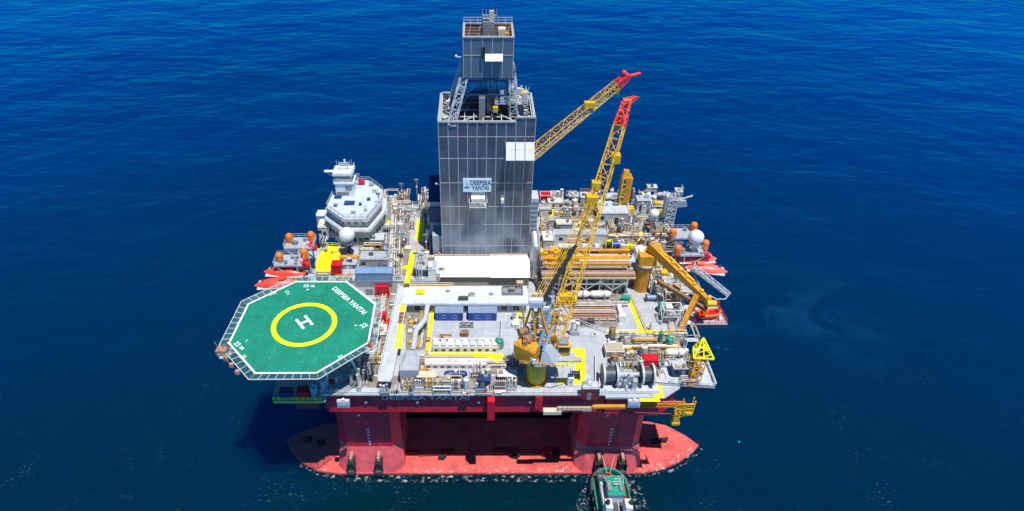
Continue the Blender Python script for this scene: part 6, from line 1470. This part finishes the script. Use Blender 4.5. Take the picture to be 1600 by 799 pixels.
# folded flare boom at the rear right corner
for (px, py, w_, d_, h_, c_) in ((508,372,3.2,4,3.4,'off white'),(508,398,1.6,1.6,2,'white'),(596,352,3,3,3.2,'white'),(503,352,2.4,3,3.0,'pale grey')): place('deck_cabin', px, py, RZ, w_, d_, h_, c_)
for (kd_, px, py, w_, d_, h_, c_) in (('storage_box',524,324,1.0,.8,.7,'grey'),('bottle_rack',586,302,1.6,.8,1.0,'pale grey'),('upright_tank',571,331,.8,.8,1.1,'white'),('floodlight_pole',560,290,.7,.6,3.5,'white'),('floodlight_pole',592,318,.7,.6,3,'white'),('storage_box',552,334,1.3,.8,.5,'light grey'),('vent_stacks',580,292,1.4,.8,1.3,'white'),('storage_box',563,322,.7,.7,.6,'dark grey')): place(kd_, px, py, BZ+.06, w_, d_, h_, c_)
q = P(1044, 352, RZ); 
t = thing('flare_boom', 'grey white lattice flare boom folded upright at the rear right corner', 'flare boom', (q.x, q.y, RZ), mark='folded flare boom'); take(q.x, q.y, 4, 4, RZ)
b = MB(); b.truss((q.x-.4,q.y,RZ),(q.x-.2,q.y,45.5), 2.6, 2.6, 2.2, 2.2, 6, .2, .13, up=(0,1,0)); b.build('folded_truss', 'pale grey', t)
b = MB(); b.box(q.x-2.2,q.x-.6,q.y-1,q.y+1.2,40,46.5); b.loft([(q.x-.5,q.y-1,43),(q.x+4,q.y-1,43.4),(q.x+4,q.y+1,43.4),(q.x-.5,q.y+1,43)],[(q.x-.5,q.y-1,45.4),(q.x+3.4,q.y-1,45.2),(q.x+3.4,q.y+1,45.2),(q.x-.5,q.y+1,45.4)]); b.bar((q.x+1,q.y,44.8),(q.x+5.2,q.y,46.4),.3,8); b.build('burner_head', 'light grey', t)
b = MB()
for k in range(6): b.bar((q.x-1.5+k*.5,q.y-1.2,38),(q.x-1.2+k*.5,q.y-.8,46+rnd(-1,2)),.12,6)
b.build('gas_pipe', 'silver', t)
# ---- dense equipment
M_gapdark = mat('gap_darkening', (.27, .245, .21), .8, var=.55, grime=.5, rust=.35, scale=.9, streak=False)  # dark sheets under dense equipment, painted in to darken the gaps between pieces
GR = MB(); gz = [0]
def gap_sheet(px0, py0, px1, py1, z):
    gz[0] += 1
    GR.cut(); ps = [P(px0,py0,z), P(px1,py0,z), P(px1,py1,z), P(px0,py1,z)]; GR.prism([(p.x,p.y) for p in ps], z-.03, z+.004+.0012*gz[0])
def fill(px0, py0, px1, py1, z, tries, kinds, cols, hs=1., smin=.6):
    a, b_, c, d = P(px0, py0, z), P(px1, py0, z), P(px1, py1, z), P(px0, py1, z); lvl = 0 if z < 35 else 1; n = 0
    for k in range(tries):
        kind = random.choice(kinds); s = SZ[kind]; u, v = random.random(), random.random()
        sh = 1 if k < tries*.4 else (.8 if k < tries*.7 else smin)
        w_ = rnd(s[0], s[1])*sh; dd = rnd(s[2], s[3])*sh; h_ = rnd(s[4], s[5])*hs*(sh if kind != 'floodlight_pole' else 1)
        p = a.lerp(b_, u).lerp(d.lerp(c, u), v); rot = random.choice((0, 0, 90)); ww, hh = (w_, dd) if rot == 0 else (dd, w_)
        if not free(p.x, p.y, ww, hh, lvl): continue
        place(kind, 0, 0, z, w_, dd, h_, random.choice(cols), R(rot), world=(p.x, p.y)); n += 1
    return n
GEN = ('pump_skid','valve_manifold','upright_tank','horizontal_tank','storage_box','hose_reel','pipe_bridge','pipe_bridge','vent_stacks','bottle_rack','cargo_basket','valve_manifold','deck_cabin')
PIP = ('valve_manifold','pipe_bridge','pipe_bridge','pump_skid','vent_stacks','valve_manifold','bottle_rack','upright_tank')
WARM = ('cream','beige','off white','white','pink brown','cream','pale grey','off white','yellow','yellow')
COLD = ('white','pale grey','white','off white','light grey','white','cream','cream')
MIX = COLD+('beige','red','green','amber','dark grey','brown')
for g_ in ((600,617,796,588,DZ),(548,606,604,562,DZ),(634,548,668,482,DZ),(588,560,614,446,DZ),(762,585,818,566,DZ),(948,586,1072,528,DZ),(876,478,975,446,DZ),(900,512,966,500,DZ),
  (604,436,640,306,RZ),(663,436,688,306,RZ),(560,346,600,436,RZ),(848,394,1050,352,RZ),(850,350,940,312,RZ)): gap_sheet(*g_)
each(GR, 'dark_gap_sheet', M_gapdark, hull)
# long pipe runs and cable trays laid along the decks
RUNS = ((655,545,662,484,DZ),(1022,524,1072,524,DZ),(700,572,790,572,DZ),(845,372,1040,372,RZ),(845,347,935,347,RZ),(612,432,616,312,RZ),(672,430,676,312,RZ),(626,430,630,312,RZ),(568,425,600,300,RZ),(1050,520,1040,440,DZ),(880,478,980,478,DZ),(948,545,1060,545,DZ),(590,556,604,450,DZ),(1000,362,1010,312,RZ))
for k_, (x0,y0,x1,y1,z) in enumerate(RUNS):
    a = P(x0,y0,z); c = P(x1,y1,z); d = (c-a).normalized(); n_ = Vector((-d.y,d.x,0)); m_ = (a+c)/2
    t = put('pipe_run', 'run of long parallel pipes', 'pipework', random.choice(('pale','rusty','silver','mixed')), m_.x, m_.y, z+.02); take(m_.x, m_.y, max(abs(c.x-a.x),1.3), max(abs(c.y-a.y),1.3), z) if min(abs(c.x-a.x), abs(c.y-a.y)) < .8 else None
    for i in range(5):
        o = n_*(i-2)*.3; r = rnd(.07,.16); hh = rnd(.25,.9); b = MB(); A_ = a-m_+o; C_ = c-m_+o; A_.z = C_.z = 0; mid = A_.lerp(C_, rnd(.3,.7)); u_ = Vector((0,0,1))
        b.tube([A_, A_+u_*hh, mid+u_*hh, mid+u_*(hh+rnd(.2,.6)), C_+u_*(hh+.3), C_], r, 6); b.build('pipe', pipe_col(), t)
    b = MB(); L_ = (c-a).length
    for i in range(int(L_/3)+1): p = (a-m_).lerp(c-m_, i*3/max(L_,3)); p.z = 0; b.cut(); b.bar(p-n_*.8, p+n_*.8+Vector((0,0,0)), .1); b.bar(p-n_*.8, p-n_*.8+Vector((0,0,1.2)), .07); b.bar(p+n_*.8, p+n_*.8+Vector((0,0,1.2)), .07)
    each(b, 'pipe_support', 'grey', t)
for nm, (x_, y_, z_) in {'pale blue container': (585,432,RZ), 'red container by the yellow platform': (526,420,RZ), 'red container by the derrick': (852,312,RZ), 'long white cabin roof': (907,374,RZ), 'blue drum': (968,386,RZ), 'red bin by the winch': (1016,565,DZ), 'beige container': (960,552,DZ), 'cream cabin': (589,530,DZ), 'red hull-front cabin': (922,620,DZ), 'white front steel frames': (925,452,DZ), 'grey settling tank': (641,580,DZ), 'green tank by the corner': (1046,540,DZ), 'grey roof cabin': (958,340,RZ), 'corner of the rear deck': (1055,312,RZ)}.items():
    q = P(x_, y_, z_); LM.append((nm, q.x, q.y))
x_ = -23.3
while x_ < 10:
    w_ = rnd(1.5, 2.8); kd = random.choice(('valve_manifold','valve_manifold','vent_stacks','pipe_bridge','upright_tank','bottle_rack','deck_cabin'))
    for (yy, hh) in ((-.35, rnd(2.6,4.0)), (1.5, rnd(2.6,4.2)), (3.3, rnd(2.6,4.6))):
        if free(x_+w_/2, yy+.8, w_-.1, 1.6, 0): place(kd, 0, 0, DZ, w_-.15, 1.5, hh, random.choice(WARM+('dark blue','off white')), world=(x_+w_/2, yy+.8))
        kd = random.choice(PIP)
    x_ += w_+.12
fill(600, 617, 800, 588, DZ, 420, PIP+('deck_cabin','vent_stacks'), WARM+('dark blue','red','dark grey'), 1.15, .45)
fill(545, 606, 606, 560, DZ, 90, PIP, COLD+('dark blue',), 1.2)
fill(640, 540, 676, 480, DZ, 90, PIP+('storage_box',), WARM, .7, .45)
fill(640, 590, 668, 552, DZ, 40, PIP, WARM, .7)
fill(762, 590, 820, 560, DZ, 40, GEN, MIX, .8)
fill(588, 480, 618, 444, DZ, 60, GEN, WARM+('red','dark red'), .8, .45)
fill(585, 560, 612, 480, DZ, 90, GEN, WARM+('red','pink brown'), .8, .45)
fill(786, 540, 835, 478, DZ, 10, ('floodlight_pole','storage_box','bottle_rack'), COLD, .7)
fill(820, 540, 900, 440, DZ, 120, PIP, WARM+('amber','yellow'), 1., .5)
fill(880, 478, 975, 442, DZ, 140, PIP+('deck_cabin',), WARM+('amber','orange'), .9, .45)
fill(1015, 520, 1068, 430, DZ, 200, PIP+('lifting_frame',), COLD+('green','pink brown','cream'), 1.4, .45)
fill(945, 590, 1075, 524, DZ, 260, GEN, MIX+('green','yellow','pale blue'), .9, .4)
fill(1032, 602, 1090, 575, DZ+.6, 40, PIP, WARM+('yellow',), .9)
fill(1060, 560, 1088, 520, DZ, 30, GEN, MIX, .9)
fill(500, 440, 560, 428, RZ, 30, PIP, WARM+('red',), .6, .45)
fill(560, 440, 640, 300, RZ, 300, GEN+('pipe_bridge',), COLD+('beige','cream','dark grey'), .9, .45)
fill(600, 440, 690, 302, RZ, 340, PIP+('deck_cabin','deck_cabin','floodlight_pole'), COLD+('beige','cream','pink brown'), 1.1, .45)
fill(500, 385, 560, 350, RZ, 40, GEN, COLD+('dark blue','red','cream'), .8, .5)
fill(846, 325, 1010, 312, RZ, 90, ('vent_stacks','deck_cabin','upright_tank','pipe_bridge','pump_skid'), COLD+('cream','beige'), .85)
fill(846, 396, 1060, 306, RZ, 700, GEN+('deck_cabin','vent_stacks','lifting_frame','deck_cabin'), COLD+('cream','beige','off white','dark grey'), 1.1, .42)
fill(915, 540, 1000, 515, DZ, 6, ('storage_box','cargo_basket'), MIX, .7)
# handrails round the work areas
for (pts_, z_, c_) in (([(676,536),(782,536),(783,503)],DZ,'white'),([(786,484),(818,484),(822,540)],DZ,'yellow'),([(868,600),(868,548),(893,545)],DZ,'yellow'),([(986,466),(1012,524),(1052,524)],DZ,'yellow'),([(900,505),(945,520),(1000,526)],DZ,'white'),([(930,610),(930,560),(945,540)],DZ,'white'),
   ([(664,556),(664,596),(700,600)],DZ,'yellow'),([(760,570),(800,570),(804,606)],DZ,'white'),([(846,400),(846,336),(900,336)],RZ,'yellow'),([(900,366),(960,366),(1000,366)],RZ,'yellow'),([(605,430),(615,330),(640,330)],RZ,'white'),([(642,440),(654,380),(672,380)],RZ,'yellow'),([(498,426),(536,430),(560,430)],RZ,'yellow'),([(1040,528),(1076,560),(1086,590)],DZ,'yellow'),([(850,330),(935,330),(940,312)],RZ,'white')):
    ps = [P(a_, b__, z_) for a_, b__ in pts_]; m_ = sum(ps, Vector())/3
    t = put('handrail_run', 'handrail with a corner', 'handrail', c_, m_.x, m_.y, z_+.02)
    for a_, b__ in zip(ps[:-1], ps[1:]):
        b = MB(); b.rail([a_-m_, b__-m_], h=1.2, r=.065, step=1.5); b.build('rail_section', c_, t)
# ---- labels: each piece is described by its look and by the landmarks it stands next to
SIZEW = lambda w: 'small ' if w < 1.7 else ('large ' if w > 4.2 else '')
def near_lm(x, y):
    return sorted(LM, key=lambda l: (l[1]-x)**2+(l[2]-y)**2)
def rel(x, y, l):
    dx, dy = x-l[1], y-l[2]
    return ('to the left of' if dx < 0 else 'to the right of') if abs(dx) > abs(dy) else ('in front of' if dy < 0 else 'behind')
SHORT = [l for l in LM]
used = set()
for t, ph, col, sz in CL:
    x, y = t.location.x, t.location.y; nl = near_lm(x, y); done = False
    w_ = max((max(v.co.x for v in c.data.vertices)-min(v.co.x for v in c.data.vertices)) for c in t.children)
    base = (SIZEW(w_)+col+' '+ph).strip()
    cands = ['%s just %s the %s' % (base, rel(x, y, nl[0]), nl[0][0])]
    for i in range(8):
        for j in range(i+1, 9):
            cands.append('%s between the %s and the %s' % (base, nl[i][0], nl[j][0]))
            cands.append('%s %s the %s and %s the %s' % (base, rel(x,y,nl[i]), nl[i][0], rel(x,y,nl[j]), nl[j][0]))
    tall = max(max(v.co.z for v in c.data.vertices) for c in t.children)
    for c in list(cands[:12]): cands.append(('tall ' if tall > 2.2 else 'low ')+c)
    for c in cands:
        if c not in used and len(c.split()) <= 16: used.add(c); t['label'] = c; done = True; break
    if not done: t['label'] = cands[0]; print('LABEL?', cands[0])
cnt = {}
for t, ph, col, sz in CL: cnt[ph] = cnt.get(ph, 0)+1
for t, ph, col, sz in CL:
    if cnt[ph] > 1: t['group'] = {'deck cabin':'deck cabins around the rig','corrugated cargo container':'cargo containers on the decks'}.get(ph, ph+' items on the rig decks')
print('CLUTTER', len(CL), cnt)
